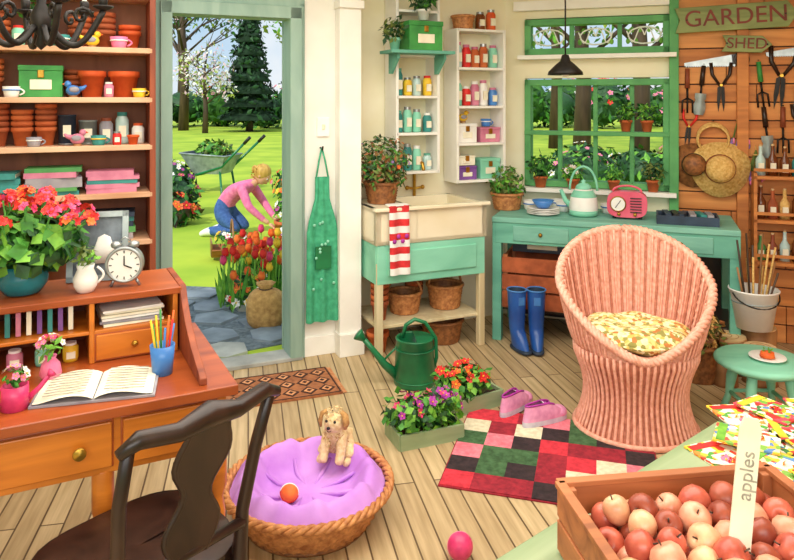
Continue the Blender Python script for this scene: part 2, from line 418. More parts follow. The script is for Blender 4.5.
def hingedbox(name,F,x,y,z,w,d,h,m,ex=0):
    b=B(); b.box((0,0,h*.4),(w,d,h*.8),m); b.box((0,0,h*.88),(w*1.04,d*1.05,h*.16),m); b.box((0,-d/2-.004,h*.7),(.03,.008,.04),'brass'); b.box((0,-d/2-.003,h*.38),(w*.5,.006,h*.3),'paper')
    b.obj(name,**at(F,x,y,z,ex),bev=.005)
def potplant(name,F,x,y,z,r,h,cr,ms,m='terra',n=120,ls=.05,fl=None,nf=0,fs=.03,cz=None):
    b=B(); pot(b,(0,0,0),r,h,m); cz=cz or h+cr*.7
    b.leaves((0,0,cz),(cr,cr,cr*.85),n,ls,ms,shell=.3)
    for k in range(8):
        a=k*.8; b.tube([(0,0,h*.8),(cr*.3*cos(a),cr*.3*sin(a),h+cr*.3),(cr*.6*cos(a),cr*.6*sin(a),cz)],.004,ms[0],5)
    if fl: b.flowers((0,0,cz),(cr,cr,cr*.85),nf,fs,fl)
    return b.obj(name,**at(F,x,y,z))
def bookstack(name,F,x,y,z,n,ex=0,wm=1):
    b=B(); zz=0
    for i in range(n):
        t=R.uniform(.018,.032); w=R.uniform(.22,.26)*wm; d=R.uniform(.15,.18); a=R.uniform(-.1,.1); m=R.choice(['bk_purple','bk_teal','bk_green','bk_grey','bk_pink','navy','bk_teal'])
        T=b.T; b.T=TR((R.uniform(-.01,.01),0,zz),(0,0,a))
        b.box((0,0,.002),(w,d,.004),m); b.box((0,0,t-.002),(w,d,.004),m); b.box((0,-d/2+.002,t/2),(w,.005,t),m); b.box((0,.003,t/2),(w*.96,d*.93,t*.8),'paper')
        b.T=T; zz+=t
    b.obj(name,**at(F,x,y,z,ex))
def jar(name,F,x,y,z,r,h,m,lid='steel'):
    b=B(); b.lathe([(r*.9,0),(r,.01),(r,h*.75),(r*.7,h*.88),(r*.7,h*.9)],m,seg=18); b.cyl((0,0,h*.94),r*.76,h*.12,lid,seg=18); b.box((0,-r*.95,h*.4),(r*1.1,.01,h*.35),'paper'); b.obj(name,**at(F,x,y,z))
def cup(F,x,y,z,m,m2,s=1):
    b=B(); b.lathe([(.03,0),(.035,.004),(.045,.06),(.042,.06),(.03,.01),(0,.01)],m,seg=20); b.torus((0,0,.04),.042,.004,m2); b.tube([(.04+.024*sin(t*pi/6),0,.012+.006*t) for t in range(7)],.005,m); b.obj('mug',**at(F,x,y,z),scale=s)
def birdfig(F,x,y,z,m,ex=0):
    b=B(); b.ball((0,0,.035),(.035,.024,.028),m); b.ball((.025,0,.068),.017,m); b.lathe([(.006,0),(0,.014)],'orange',(.04,0,.068),r=(0,pi/2,0),seg=8); b.tube([(-.02,0,.04),(-.05,0,.05),(-.062,0,.062)],[.016,.01,.005],m); b.cyl((0,0,.005),.02,.01,'log',seg=14)
    for s_ in (-1,1): b.ball((-.005,s_*.022,.04),(.024,.006,.015),'bk_grey'); b.ball((.032,s_*.012,.072),.003,'eye',seg=6,rings=4)
    b.obj('bird_figurine',**at(F,x,y,z,ex))
for x,n,m in ((-1.05,3,'terra'),(-.92,2,'terra3'),(-.8,4,'terra'),(-.42,3,'terra'),(-.3,4,'terra2'),(-.17,2,'terra3')): stack('terracotta_pot_stack',LF,x,-.13,Z[5],n,.056,.1,m)
potplant('potted_plant',LF,-.6,-.15,Z[5],.06,.1,.09,['leaf','leafdk'])
cup(LF,-.51,-.24,Z[5],'bk_teal','white'); birdfig(LF,-.36,-.25,Z[5],'yellow'); cup(LF,-.23,-.24,Z[5],'pink','white'); jar('storage_jar',LF,-.7,-.24,Z[5],.03,.1,'mint','red')
for x,n,r,h,m in ((-1.1,4,.058,.1,'terra'),(-.96,5,.056,.1,'terra'),(-.83,4,.056,.1,'terra'),(-.36,1,.068,.14,'terra3'),(-.2,1,.078,.14,'terra3')): stack('terracotta_pot_stack',LF,x,-.14,Z[4],n,r,h,m)
hingedbox('green_storage_box',LF,-.6,-.15,Z[4],.2,.16,.17,'boxgreen')
stack('terracotta_pot_stack',LF,-.45,-.06,Z[4],3,.05,.09)
birdfig(LF,-.45,-.25,Z[4],'bluelt',180); jar('storage_jar',LF,-.28,-.25,Z[4],.024,.08,'bk_pink','white'); cup(LF,-.73,-.25,Z[4],'white','bluelt',.9); cup(LF,-.13,-.25,Z[4],'yellow','white',.8)
for x,n in ((-.8,5),(-.69,4),(-.58,5)): stack('terracotta_pot_stack',LF,x,-.14,Z[3],n,.05,.095)
tin('storage_tin',LF,-1.12,-.15,Z[3],.055,.13,'navy'); tin('storage_tin',LF,-1.0,-.16,Z[3],.055,.16,'zinc'); tin('storage_tin',LF,-.9,-.15,Z[3],.04,.12,'navy')
tin('storage_tin',LF,-.48,-.15,Z[3],.042,.15,'navy'); tin('storage_tin',LF,-.38,-.13,Z[3],.045,.12,'zinc'); jar('storage_jar',LF,-.29,-.15,Z[3],.034,.14,'bk_grey','redwood'); jar('storage_jar',LF,-.21,-.14,Z[3],.034,.17,'glassjar','bk_teal'); jar('storage_jar',LF,-.13,-.16,Z[3],.032,.11,'white','terra3')
birdfig(LF,-.43,-.25,Z[3],'bk_pink'); cup(LF,-.33,-.25,Z[3],'bk_teal','yellow',.85); jar('storage_jar',LF,-.24,-.25,Z[3],.022,.07,'red','steel'); cup(LF,-.63,-.25,Z[3],'bk_grey','white',.8); stack('terracotta_pot_stack',LF,-.16,-.25,Z[3],1,.03,.05,'terra3')
for x,n in ((-1.1,6),(-.82,5),(-.54,6),(-.26,5)): bookstack('book_stack',LF,x,-.19,Z[2],n,wm=1.05)
tin('storage_tin',LF,-.95,-.16,Z[1],.06,.15,'bk_green'); hingedbox('green_storage_box',LF,-.62,-.15,Z[1],.2,.16,.12,'redwood'); bookstack('book_stack',LF,-.28,-.16,Z[1],5)
for x,n in ((-.7,4),(-.3,3)): bookstack('book_stack',LF,x,-.16,Z[0],n)
# ---------------------------------------------------------------- writing desk
b=B()
b.box((-.66,.31,.735),(1.36,.66,.03),'desktop')
b.box((-.66,.03,.64),(1.3,.025,.17),'desk'); b.box((-.66,.6,.64),(1.3,.025,.17),'desk'); b.box((-.02,.31,.64),(.025,.58,.17),'desk'); b.box((-1.3,.31,.64),(.025,.58,.17),'desk')
for cx,wd in ((-.17,.26),(-.52,.38),(-.97,.42)):
    b.box((cx,.012,.64),(wd,.02,.125),'desk'); b.box((cx,.02,.64),(wd+.012,.012,.137),'desktop')
    for s_ in ((-1,1) if wd>.3 else (0,)): b.lathe([(.008,0),(.008,.012),(.018,.018),(.018,.026),(0,.03)],'brass',(cx+s_*wd*.28,.002,.64),seg=14,r=(pi/2,0,0))
for x,y in ((-.03,.045),(-.35,.045),(-1.29,.045),(-.03,.59),(-1.29,.59)):
    b.lathe([(.016,0),(.022,.03),(.014,.06),(.026,.35),(.018,.4),(.03,.44),(.03,.56)],'desk',(x,y,0),seg=14)
b.box((-.7,.5,.955),(1.24,.3,.022),'desktop'); b.box((-.7,.625,.85),(1.2,.015,.2),'redwood'); b.box((-.7,.49,.848),(1.18,.26,.012),'desk')
for x in (-.1,-.36,-.66,-.96,-1.28): b.box((x,.49,.85),(.016,.27,.2),'desk')
for cx in (-.23,-.81):
    b.box((cx,.366,.798),(.235,.02,.08),'desk'); b.box((cx,.371,.798),(.25,.02,.092),'desktop'); b.ball((cx,.35,.798),.011,'brass',seg=10,rings=6)
pr=[(.02,.75),(.64,.75),(.64,.97),(.36,.97),(.33,.93),(.26,.87),(.16,.82),(.05,.785),(.02,.77)]
b.prism(pr,.022,'redwood',TR((-.075,0,0),(0,0,pi/2)))
b.obj('writing_desk',**at(DF,0,0),bev=.003)
b=B()
for i in range(6): b.box((R.uniform(-.01,.01),R.uniform(-.01,.01),.004+i*.009),(.19,.17,.007),R.choice(['paper','white','bk_grey']),(0,0,R.uniform(-.08,.08)))
b.obj('paper_stack',**at(DF,-.23,.47,.855))
b=B()
for i in range(7): b.box((-.1+i*.03,0,.04),(.014,.12,.078),R.choice(['paper','bk_teal','bk_pink','bk_purple']))
b.obj('letter_row',**at(DF,-.5,.46,.856))
for x,m in ((-.58,'bk_pink'),(-.5,'mint'),(-.42,'yellow')): jar('storage_jar',DF,x,.42,.751,.024,.06,m,'white')
b=B()
def page(sg):
    def f(u,v):
        x=sg*(.002+u*.155); return (x,(v-.5)*.2,.006+.016*sin(min(1,u*1.15)*pi)**.8*(1-u*.5)+.004)
    return f
b.box((0,0,.003),(.33,.21,.006),'bk_grey')
for sg in (-1,1):
    b.grid(page(sg),12,5,'paper')
    for k in range(9): b.box((sg*.08,.08-k*.02,.0245),(.11,.004,.0012),'ink',(0,sg*.05,0))
b.obj('open_book',**at(DF,-.355,.14,.751,-12))
b=B(); b.lathe([(.03,0),(.038,.09),(.035,.09),(.028,.01),(0,.01)],'bluelt',seg=20)
for k in range(9):
    a=k*.8; b.tube([(.012*cos(a),.012*sin(a),.012),(.035*cos(a),.035*sin(a),.15+.02*(k%3))],.0035,R.choice(['yellow','red','hotpink','boxgreen','orange','bluelt']),6)
b.obj('pencil_cup',**at(DF,-.17,.17,.751))
b=B(); b.lathe([(.036,0),(.034,.065),(.031,.065),(.033,.006),(0,.006)],'hotpink',seg=20)
b.tube([(.03,0,.02),(.06,0,.045),(.085,0,.075)],[.009,.007,.006],'hotpink'); b.lathe([(.006,0),(.014,.014),(0,.016)],'hotpink',(.083,0,.073),r=(0,.8,0),seg=12)
b.tube([(-.03-.03*sin(t*pi/8),0,.012+.006*t) for t in range(9)],.004,'hotpink'); b.leaves((0,0,.085),(.03,.03,.025),40,.025,['leaf']); b.flowers((0,0,.09),(.03,.03,.025),12,.012,['pink','white'])
b.obj('pink_watering_can',**at(DF,-.57,.1,.751,0))
b=B(); b.lathe([(.02,0),(.032,.02),(.026,.05),(.014,.065),(.018,.075),(.014,.07),(0,.06)],'pink',seg=20); b.leaves((0,0,.1),(.035,.035,.025),30,.03,['leaf2']); b.flowers((0,0,.105),(.038,.038,.03),14,.012,['pink','white','hotpink'])
b.obj('flower_vase',**at(DF,-.48,.27,.751))
# geranium
b=B(); b.lathe([(.04,0),(.055,.005),(.076,.035),(.078,.06),(.066,.085),(.07,.095),(.064,.095),(.058,.08),(0,.08)],'teal',seg=28)
b.leaves((.01,0,.17),(.18,.15,.1),620,.05,['leaf','leafdk','leaf2'],asp=.9,shell=.2)
gr=[(x*.062+R.uniform(-.012,.012),y*.065+R.uniform(-.012,.012)) for x in range(-3,4) for y in range(-2,3) if abs(x)*.9+abs(y)<4.2]
for gx,gy in gr:
    q=min(1,math.hypot(gx/.2,gy/.17)); c=(gx+.01,gy,.19+.125*math.sqrt(max(.02,1-q*q*.95))+R.uniform(-.01,.025))
    b.tube([(0,0,.1),(c[0]*.6,c[1]*.6,.16),c],.003,'leaf',5); b.flowers(c,(.024,.024,.018),11,.015,['red','red','red','orange','hotpink'],None)
b.obj('potted_geranium',**at(DF,-.56,.5,.967))
b=B()
for x,z,w_,h_ in ((0,.01,.2,.02),(0,.23,.2,.02),(-.09,.12,.02,.24),(.09,.12,.02,.24)): b.box((x,0,z),(w_,.018,h_),'zinc')
b.box((0,.003,.12),(.17,.008,.21),'picture'); b.lathe([(.03,0),(.034,.05),(.02,.09),(0,.1)],'white',(.02,-.003,.06),sc=(1,.1,1),seg=14)
b.tube([(0,.01,.16),(0,.09,.002)],.005,'zinc',6)
b.obj('picture_frame',loc=DF(-.33,.56,.967),rot=(rad(-10),0,DF.rz+rad(-10)))
b=B(); b.cyl((0,0,.076),.06,.042,'steel',(pi/2,0,0),seg=32); b.cyl((0,-.0225,.076),.052,.002,'white',(pi/2,0,0),seg=32); b.torus((0,-.022,.076),.056,.006,'steel',(pi/2,0,0))
for k in range(12): b.box((.044*sin(k*pi/6),-.0245,.076+.044*cos(k*pi/6)),(.003,.002,.009),'black',(0,k*pi/6,0))
b.box((.0,-.025,.091),(.004,.002,.032),'black'); b.box((.012,-.025,.07),(.027,.002,.004),'black',(0,.4,0))
for s_ in (-1,1): b.tube([(s_*.033,0,.025),(s_*.047,0,0)],.005,'steel'); b.ball((s_*.028,0,.14),(.019,.019,.013),'steel')
b.tube([(-.018,0,.152),(0,0,.166),(.018,0,.152)],.003,'steel')
b.obj('alarm_clock',**at(DF,-.25,.45,.967,-14))
b=B(); b.lathe([(.025,0),(.036,.02),(.038,.045),(.025,.075),(.029,.09),(.025,.09),(.021,.075),(0,.07)],'white',seg=22); b.tube([(.036+.02*sin(t*pi/6),0,.025+.009*t) for t in range(7)],.004,'white'); b.leaves((0,0,.12),(.04,.04,.035),60,.03,['leaf2','herb'])
b.obj('white_jug',**at(DF,-.375,.43,.967))
# ---------------------------------------------------------------- desk chair
b=B()
seat=[]
for k in range(28):
    a=2*pi*k/28; x=.225*math.copysign(abs(cos(a))**.65,cos(a)); y=.21*math.copysign(abs(sin(a))**.65,sin(a)); x*=1+.1*(y/.21); seat.append((x,y))
b.flatprism(seat,.43,.455,'darkwood'); b.grid(lambda u,v:(seat[int(u*27.99)%28][0]*(1-v)*.98,seat[int(u*27.99)%28][1]*(1-v)*.98,.455+.012*min(1,v*4)-.01*v),28,6,'darkwood')
b.box((0,.17,.4),(.4,.02,.06),'darkwood'); b.box((0,-.17,.4),(.34,.02,.06),'darkwood')
for s_ in (-1,1):
    b.box((s_*.19,0,.4),(.02,.34,.06),'darkwood')
    b.tube([(s_*.2,.17,.43),(s_*.215,.185,.25),(s_*.205,.175,.1),(s_*.22,.195,0)],[.024,.022,.014,.018],'darkwood',10)
    b.tube([(s_*.165,-.26,0),(s_*.165,-.22,.2),(s_*.165,-.195,.43),(s_*.17,-.2,.55),(s_*.185,-.235,.72),(s_*.19,-.285,.87)],[.018,.02,.02,.017,.016,.015],'darkwood',10)
    b.tube([(s_*.2,.17,.16),(s_*.165,-.22,.18)],.01,'darkwood')
b.tube([(-.215,-.285,.86),(-.17,-.288,.878),(-.08,-.3,.866),(0,-.305,.882),(.08,-.3,.866),(.17,-.288,.878),(.215,-.285,.86)],[.012,.02,.021,.03,.021,.02,.012],'darkwood',12)
b.tube([(-.165,-.205,.52),(0,-.22,.53),(.165,-.205,.52)],.014,'darkwood',10)
def splat(u,v,off):
    z=.52+v*.35; wd=.034+.038*sin(v*pi*1.9+.4)**2+.03*max(0,v-.75)*4*.6
    y=-.215-.085*v**1.6+off
    return ((u-.5)*2*wd,y,z)
b.grid(lambda u,v:splat(u,v,0),5,18,'darkwood'); b.grid(lambda u,v:splat(1-u,v,-.014),5,18,'darkwood')
for e in (0,1): b.tube([splat(e,k/17,-.007) for k in range(18)],.0085,'darkwood',6)
b.obj('desk_chair',loc=(-.66,1.80,0),rz=rad(50))
# ---------------------------------------------------------------- wicker helper
def weave(b,f,k,rows,m,amp=.005):
    nu=k*4; nv=rows*2+1
    def g(u,v):
        row=int(round(v*(nv-1))); p,n=f(u,v)
        d=amp*cos(2*pi*k*u+pi*(row//2)) if row%2 else -amp*.3
        return tuple(Vector(p)+Vector(n)*d)
    b.grid(g,nu,nv,m,True,True)
b=B()
def fb(u,v):
    a=2*pi*u; r=.235+.075*v**.8; return ((r*cos(a),r*sin(a),.01+.13*v),(cos(a),sin(a),0))
weave(b,fb,42,9,'basket',.006)
b.lathe([(.235,0),(.24,.012),(0,.014)],'basket_dk',seg=40)
b.grid(lambda u,v:((.225+.07*v**.8)*cos(-2*pi*u),(.225+.07*v**.8)*sin(-2*pi*u),.014+.125*v),60,6,'basket_dk',True,True)
for j in range(3):
    b.tube([((.312+.01*cos(k*.9+j*2.1))*cos(2*pi*k/126),(.312+.01*cos(k*.9+j*2.1))*sin(2*pi*k/126),.142+.01*sin(k*.9+j*2.1)) for k in range(126)],.009,'basket',8,True)
b.obj('pet_basket',loc=(-.34,2.68,0))
b=B()
def cush(u,v):
    a=2*pi*u; r=.298*v; wr=(.011*sin(9*a+1)+.008*sin(15*a+3)+.005*sin(23*a))*v*v
    z=.105+.085*math.exp(-((v-.8)/.17)**2)+wr
    if v>.97: z=.13
    return (r*cos(a),r*sin(a),z)
b.grid(cush,120,28,'cushpurple',True,True)
for k in range(8):
    a=k*.8+.3; b.tube([(.04*cos(a),.04*sin(a),.100),(.12*cos(a+.15),.12*sin(a+.15),.109),(.19*cos(a+.1),.19*sin(a+.1),.137)],[.004,.009,.006],'cushpurple',8)
b.obj('pet_cushion',loc=(-.34,2.68,0))
b=B(); b.ball((0,0,0),.034,'orange'); b.torus((0,0,0),.032,.004,'red',(.5,.3,0)); b.torus((0,0,0),.032,.004,'white',(1.4,.6,0)); b.obj('toy_ball',loc=(-.40,2.60,.14))
b=B(); b.ball((0,0,0),.045,'hotpink',seg=24,rings=16); b.torus((0,0,0),.044,.002,'pink',(1.2,.3,0)); b.obj('pink_ball',loc=(.22,2.44,.045))
V=[(0,.05,.055),(0,.035,.09),(0,.01,.125),(0,-.005,.15),(0,-.012,.185),(0,-.055,.172),
   (.035,-.01,.11),(.038,-.035,.055),(.036,-.06,.014),(-.035,-.01,.11),(-.038,-.035,.055),(-.036,-.06,.014),
   (.05,.04,.045),(.065,-.005,.035),(.062,.03,.016),(.06,-.045,.014),(-.05,.04,.045),(-.065,-.005,.035),(-.062,.03,.016),(-.06,-.045,.014),
   (0,.1,.04),(.03,.13,.05)]
E=[(0,1),(1,2),(2,3),(3,4),(4,5),(2,6),(6,7),(7,8),(2,9),(9,10),(10,11),(0,12),(12,13),(13,14),(14,15),(0,16),(16,17),(17,18),(18,19),(0,20),(20,21)]
rr=[.055,.055,.05,.04,.054,.027,.026,.022,.02,.026,.022,.02,.034,.028,.018,.017,.034,.028,.018,.017,.014,.009]
vs,fs,cs=skin(V,E,rr)
b=B(); b.add(vs,fs,['furdk' if (c.y>.075 and c.z<.09) else 'fur' for c in cs],True)
for s_ in (-1,1):
    b.ball((s_*.019,-.058,.199),.0065,'eye',seg=8,rings=6); b.tube([(s_*.034,-.012,.226),(s_*.054,-.02,.214),(s_*.06,-.026,.182),(s_*.056,-.028,.158)],[.012,.018,.019,.008],'furdk',10,flat=.5)
b.ball((0,-.085,.182),(.009,.007,.007),'eye',seg=8,rings=6); b.tube([(-.01,-.078,.168),(0,-.082,.165),(.01,-.078,.168)],.0018,'eye',5)
b.leaves((0,0,.1),(.052,.056,.065),340,.016,['fur','fur','furdk'],up=-.5,asp=.4,shell=.85); b.leaves((0,-.01,.208),(.042,.04,.034),120,.016,['fur'],up=0,asp=.4,shell=.85)
b.obj('puppy',loc=(-.25,2.83,.14),rz=rad(-15),scale=.92)
# ---------------------------------------------------------------- wicker armchair
b=B()
def skr(v): return .285-.05*sin(min(1,v*1.1)*pi)
def skirt(u,v):
    a=2*pi*u; r=skr(v)
    return ((r*cos(a),r*.92*sin(a),.405*v),(cos(a),sin(a),0))
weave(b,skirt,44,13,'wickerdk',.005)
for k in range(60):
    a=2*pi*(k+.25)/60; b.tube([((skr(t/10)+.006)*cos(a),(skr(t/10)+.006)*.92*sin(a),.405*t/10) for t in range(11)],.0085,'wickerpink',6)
def rim(a):
    c=(1+cos(a))/2; z=.405+.50*c**.8; r=.28+.088*min(1,c*2.0)**.8
    return r,z
def shell(u,v,off=0):
    a=2*pi*(u-.5); r1,z1=rim(a); r=.275+(r1-.275)*v**.65+off; z=.395+(z1-.395)*v
    return ((r*sin(a),r*cos(a)*.95,z),(sin(a),cos(a),0))
def shell_in(u,v):
    p,n=shell(1-u,v,-.022); return p,(-n[0],-n[1],0)
weave(b,lambda u,v:shell(u,v),56,16,'wickerpink',.005)
weave(b,shell_in,56,18,'wickerpink',.006)
for k in range(64):
    u=(k+.5)/64
    if rim(2*pi*(u-.5))[1]>.47:
        b.tube([Vector(shell(u,t/8)[0])+Vector(shell(u,t/8)[1])*.005 for t in range(9)],.006,'wickerpink',5)
        b.tube([Vector(shell(u,t/8,-.024)[0])-Vector(shell(u,t/8)[1])*.004 for t in range(9)],.0065,'wickerdk' if k%2 else 'wickerpink',5)
n=170
for j in range(3):
    pts=[]
    for k in range(n):
        a=2*pi*k/n; r,z=rim(a); ph=k*2*pi*30/n+j*2.1
        q=r-.006+.012*cos(ph); pts.append((q*sin(a),q*cos(a)*.95,z+.012*sin(ph)))
    b.tube(pts,.013,'wickerpink',8,True)
b.torus((0,0,.41),.262,.014,'wickerpink',sc=(1,.92,1)); b.torus((0,0,.012),.288,.014,'wickerpink',sc=(1,.92,1)); b.torus((0,0,.375),.258,.011,'wickerpink',sc=(1,.92,1))
b.cyl((0,0,.39),.26,.02,'wickerpink',seg=40)
b.obj('wicker_armchair',loc=(1.17,3.44,0),rz=rad(-8))
b=B()
def cu2(u,v):
    a=2*pi*u; ph=(v-.5)*pi; q=cos(ph)**.45 if cos(ph)>0 else 0
    r=.262*q*(1+.03*cos(8*a)); z=.055*sin(ph)+ .008*sin(6*a)*q
    if sin(ph)>0: z-=.02*math.exp(-(q/.35)**2) 
    return (r*cos(a),r*.92*sin(a),z)
b.grid(cu2,64,22,'floral',True,True)
b.tube([(.268*(1+.03*cos(8*a))*cos(a),.268*.92*(1+.03*cos(8*a))*sin(a),0) for a in [2*pi*k/64 for k in range(64)]],.007,'floral',6,True)
b.obj('seat_cushion',loc=(1.165,3.43,.462),rz=rad(-8))
# ---------------------------------------------------------------- sink
b=B(); sx0,sx1=1.22,2.0; cx=(sx0+sx1)/2; sw=sx1-sx0; y0,y1=-.29,.22; dy=y1-y0; cy=(y0+y1)/2
for (x,y,w_,d_) in ((cx,y0+.02,sw,.04),(cx,y1-.02,sw,.04),(sx0+.02,cy,.04,dy),(sx1-.02,cy,.04,dy),(sx0+.27,cy,.03,dy)): b.box((x,y,.82),(w_,d_,.22),'sinkcream')
b.box((cx,cy,.725),(sw,dy,.03),'sinkcream'); b.box((sx0+.14,cy,.915),(.28,dy,.03),'sinkcream'); b.box((cx,y0-.005,.93),(sw+.03,.05,.022),'sinkcream')
b.box((cx,y0+.02,.59),(sw-.02,.03,.24),'mint'); b.box((cx,y1-.03,.59),(sw-.02,.03,.24),'mint')
for x in (sx0+.02,sx1-.02): b.box((x,cy,.59),(.03,dy-.04,.24),'mint')
b.box((cx,y0+.0,.595),(sw*.8,.014,.15),'mint')
b.box((cx,cy,.2),(sw-.05,dy-.06,.022),'leg')
for x in (sx0+.03,sx1-.03):
    for y in (y0+.03,y1-.04): b.box((x,y,.3),(.045,.045,.6),'leg')
b.tube([(cx+.1,.2,.9),(cx+.1,.2,1.12),(cx+.1,.15,1.17),(cx+.1,.07,1.17),(cx+.1,.05,1.12)],.012,'brass',10)
for s_ in (-1,1): b.tube([(cx+.1,.2,.98),(cx+.1+s_*.05,.19,.99)],.009,'brass'); b.ball((cx+.1+s_*.06,.19,.99),.016,'brass',seg=10,rings=6)
b.obj('butler_sink',**at(LF,0,0),bev=.005)
b=B()
for k in range(10):
    z=.955-k*.042; m='towelred' if k%2==0 else 'white'
    b.grid(lambda u,v:((u-.5)*.13,-.028-.008*sin(u*9)-.002*k,z-v*.042),14,2,m); b.grid(lambda u,v:((.5-u)*.13,-.02-.008*sin((1-u)*9)-.002*k,z-v*.042),14,2,m)
b.box((0,.005,.955),(.13,.07,.008),'white')
for k in range(4): b.ball((-.04+.027*k,-.05,.74+.03*(k%2)),(.014,.006,.014),'magenta',seg=8,rings=5)
b.obj('tea_towel',**at(LF,1.36,y0-.005,0))
def basket(name,loc,rz,r,h,k=24,rows=8,m='basket',handle=False,fill=None):
    b=B()
    def f(u,v):
        a=2*pi*u; q=r*(.82+.18*v); return ((q*cos(a),q*sin(a),.004+h*v),(cos(a),sin(a),0))
    weave(b,f,k,rows,m,.005); b.lathe([(r*.8,0),(r*.8,.01),(0,.012)],'basket_dk')
    b.grid(lambda u,v:(r*(.78+.17*v)*cos(-2*pi*u),r*(.78+.17*v)*sin(-2*pi*u),.01+h*v),40,3,'basket_dk',True,True)
    b.torus((0,0,h),r,.011,m)
    if handle: b.tube([(r*cos(pi*t/16),0,h+r*.95*sin(pi*t/16)) for t in range(17)],.009,m)
    if fill: fill(b)
    return b.obj(name,loc=loc,rz=rz)
basket('wicker_basket',LF(1.52,-.05,.212),0,.11,.13,handle=True)
basket('wicker_basket',LF(1.82,-.05,.212),.4,.12,.15,handle=True)
stack('terracotta_pot_stack',LF,1.31,-.13,.212,4,.055,.12); stack('terracotta_pot_stack',LF,1.31,-.1,0,1,.07,.13); stack('terracotta_pot_stack',LF,1.66,.1,.212,3,.06,.12)
basket('wicker_basket',LF(1.78,-.08,0),.2,.14,.14,m='basket_dk')
def herbfill(n,cr,h,ms,ls=.045,fl=None):
    def f(b):
        b.leaves((0,0,h+cr*.6),(cr,cr,cr*1.0),n,ls,ms,shell=.15)
        for k in range(14):
            a=k*.45; b.tube([(0,0,h*.5),(cr*.5*cos(a),cr*.5*sin(a),h+cr*.6),(cr*.8*cos(a),cr*.8*sin(a),h+cr)],.003,'herb',5)
        if fl: b.flowers((0,0,h+cr*.6),(cr,cr,cr),18,.014,fl)
    return f
basket('herb_basket',LF(1.37,-.02,.932),0,.11,.13,m='basket_dk',fill=herbfill(900,.19,.14,['herb','leafdk','leaf','basket_dk'],.04,fl=['lavender','terra3']))
b=B()
def apr(u,v):
    z=1.12-.9*v; w_=.045 if v<.15 else .045+.05*min(1,(v-.15)/.2)+.012*v
    return ((u-.5)*2*w_,-.045-.012*sin(u*16)*(.3+v)-.01*v,z)
b.grid(apr,26,14,'apron'); b.grid(lambda u,v:(apr(1-u,v)[0],apr(1-u,v)[1]+.012,apr(1-u,v)[2]),26,14,'apron')
for s_ in (-1,1): b.tube([(s_*.04,-.04,1.11),(s_*.02,-.035,1.22),(0,-.03,1.3)],.006,'apron')
b.box((0,-.06,.62),(.1,.012,.14),'cangreen'); b.tube([(0,0,1.3),(0,-.045,1.29),(0,-.05,1.31)],.006,'iron')
for k in range(12): b.ball((R.uniform(-.07,.07),-.066,R.uniform(.3,.85)),(.01,.004,.01),'mint',seg=6,rings=4)
b.obj('garden_apron',**at(LF,.96,0,0))
b=B(); b.box((0,-.008,0),(.08,.016,.12),'trim_white'); b.box((0,-.018,.0),(.02,.012,.035),'cream_wall',(.2,0,0)); b.obj('light_switch',**at(LF,.975,0,1.43),bev=.003)
def openshelf(name,F,xa,xb,ya,yb,za,zb,levels,m):
    b=B(); 
    b.box((xa+.01,(ya+yb)/2,(za+zb)/2),(.02,yb-ya,zb-za),m); b.box((xb-.01,(ya+yb)/2,(za+zb)/2),(.02,yb-ya,zb-za),m)
    b.box(((xa+xb)/2,yb-.006,(za+zb)/2),(xb-xa,.01,zb-za),'cream_wall')
    for z in levels: b.box(((xa+xb)/2,(ya+yb)/2,z),(xb-xa-.01,yb-ya,.018),m)
    b.obj(name,**at(F,0,0),bev=.002)
openshelf('storage_shelf',LF,1.5,1.83,.04,.235,1.10,2.5,[1.11,1.37,1.62,1.90,2.2,2.49],'trim_white')
openshelf('storage_shelf',LF,1.96,2.36,.04,.235,1.02,2.1,[1.03,1.29,1.55,1.82,2.09],'trim_white')
hingedbox('green_storage_box',LF,1.64,-.05,1.925,.24,.16,.2,'boxgreen')
b=B(); b.box((1.62,-.04,1.914),(.46,.2,.02),'mint_dark')
for x in (1.46,1.8): b.prism([(0,0),(.14,0),(.14,-.03),(.03,-.13),(0,-.13)],.02,'mint_dark',TR((x,.05,1.904),(0,0,-pi/2)))
b.obj('bracket_shelf',**at(LF,0,0))
potplant('potted_plant',LF,1.66,-.05,2.13,.045,.07,.09,['leafdk','leaf'],m='white'); potplant('potted_plant',LF,1.45,-.05,1.925,.04,.08,.09,['leafdk','herb'],m='mint')
cols=['glassjar','bottlebrown','bk_pink','straw','bk_teal','white','pink','mint','bluelt','yellow']
for z in (1.12,1.38,1.63):
    for x in (1.55,1.62,1.69,1.77): jar('storage_jar',LF,x,.12,z,.031,R.uniform(.11,.19),R.choice(cols),R.choice(['steel','red','white','mint_dark']))
for z,it in ((1.04,0),(1.30,1),(1.56,2),(1.83,3)):
    if it in (0,1):
        hingedbox('keepsake_box',LF,2.06,.13,z,.15,.13,[.1,.14][it],['bk_purple','white'][it]); hingedbox('keepsake_box',LF,2.25,.13,z,.16,.12,[.15,.11][it],['mint','bk_pink'][it])
        if it==0: hingedbox('keepsake_box',LF,2.06,.13,z+.1,.13,.12,.07,'paper')
        else: cup(LF,2.25,.13,z+.11,'bluelt','white',.9); birdfig(LF,2.06,.13,z+.14,'yellow')
    else:
        for x in (2.01,2.08,2.15,2.22,2.3): jar('storage_jar',LF,x,.12,z,.032,R.uniform(.11,.19),R.choice(['white','bluelt','bk_pink','glassjar','mint','red','terra']),R.choice(['steel','bk_pink','white']))
basket('wicker_basket',LF(2.06,.13,2.101),0,.08,.09); jar('storage_jar',LF,2.2,.13,2.101,.035,.13,'bottlebrown'); jar('storage_jar',LF,2.29,.13,2.101,.035,.15,'terra3')
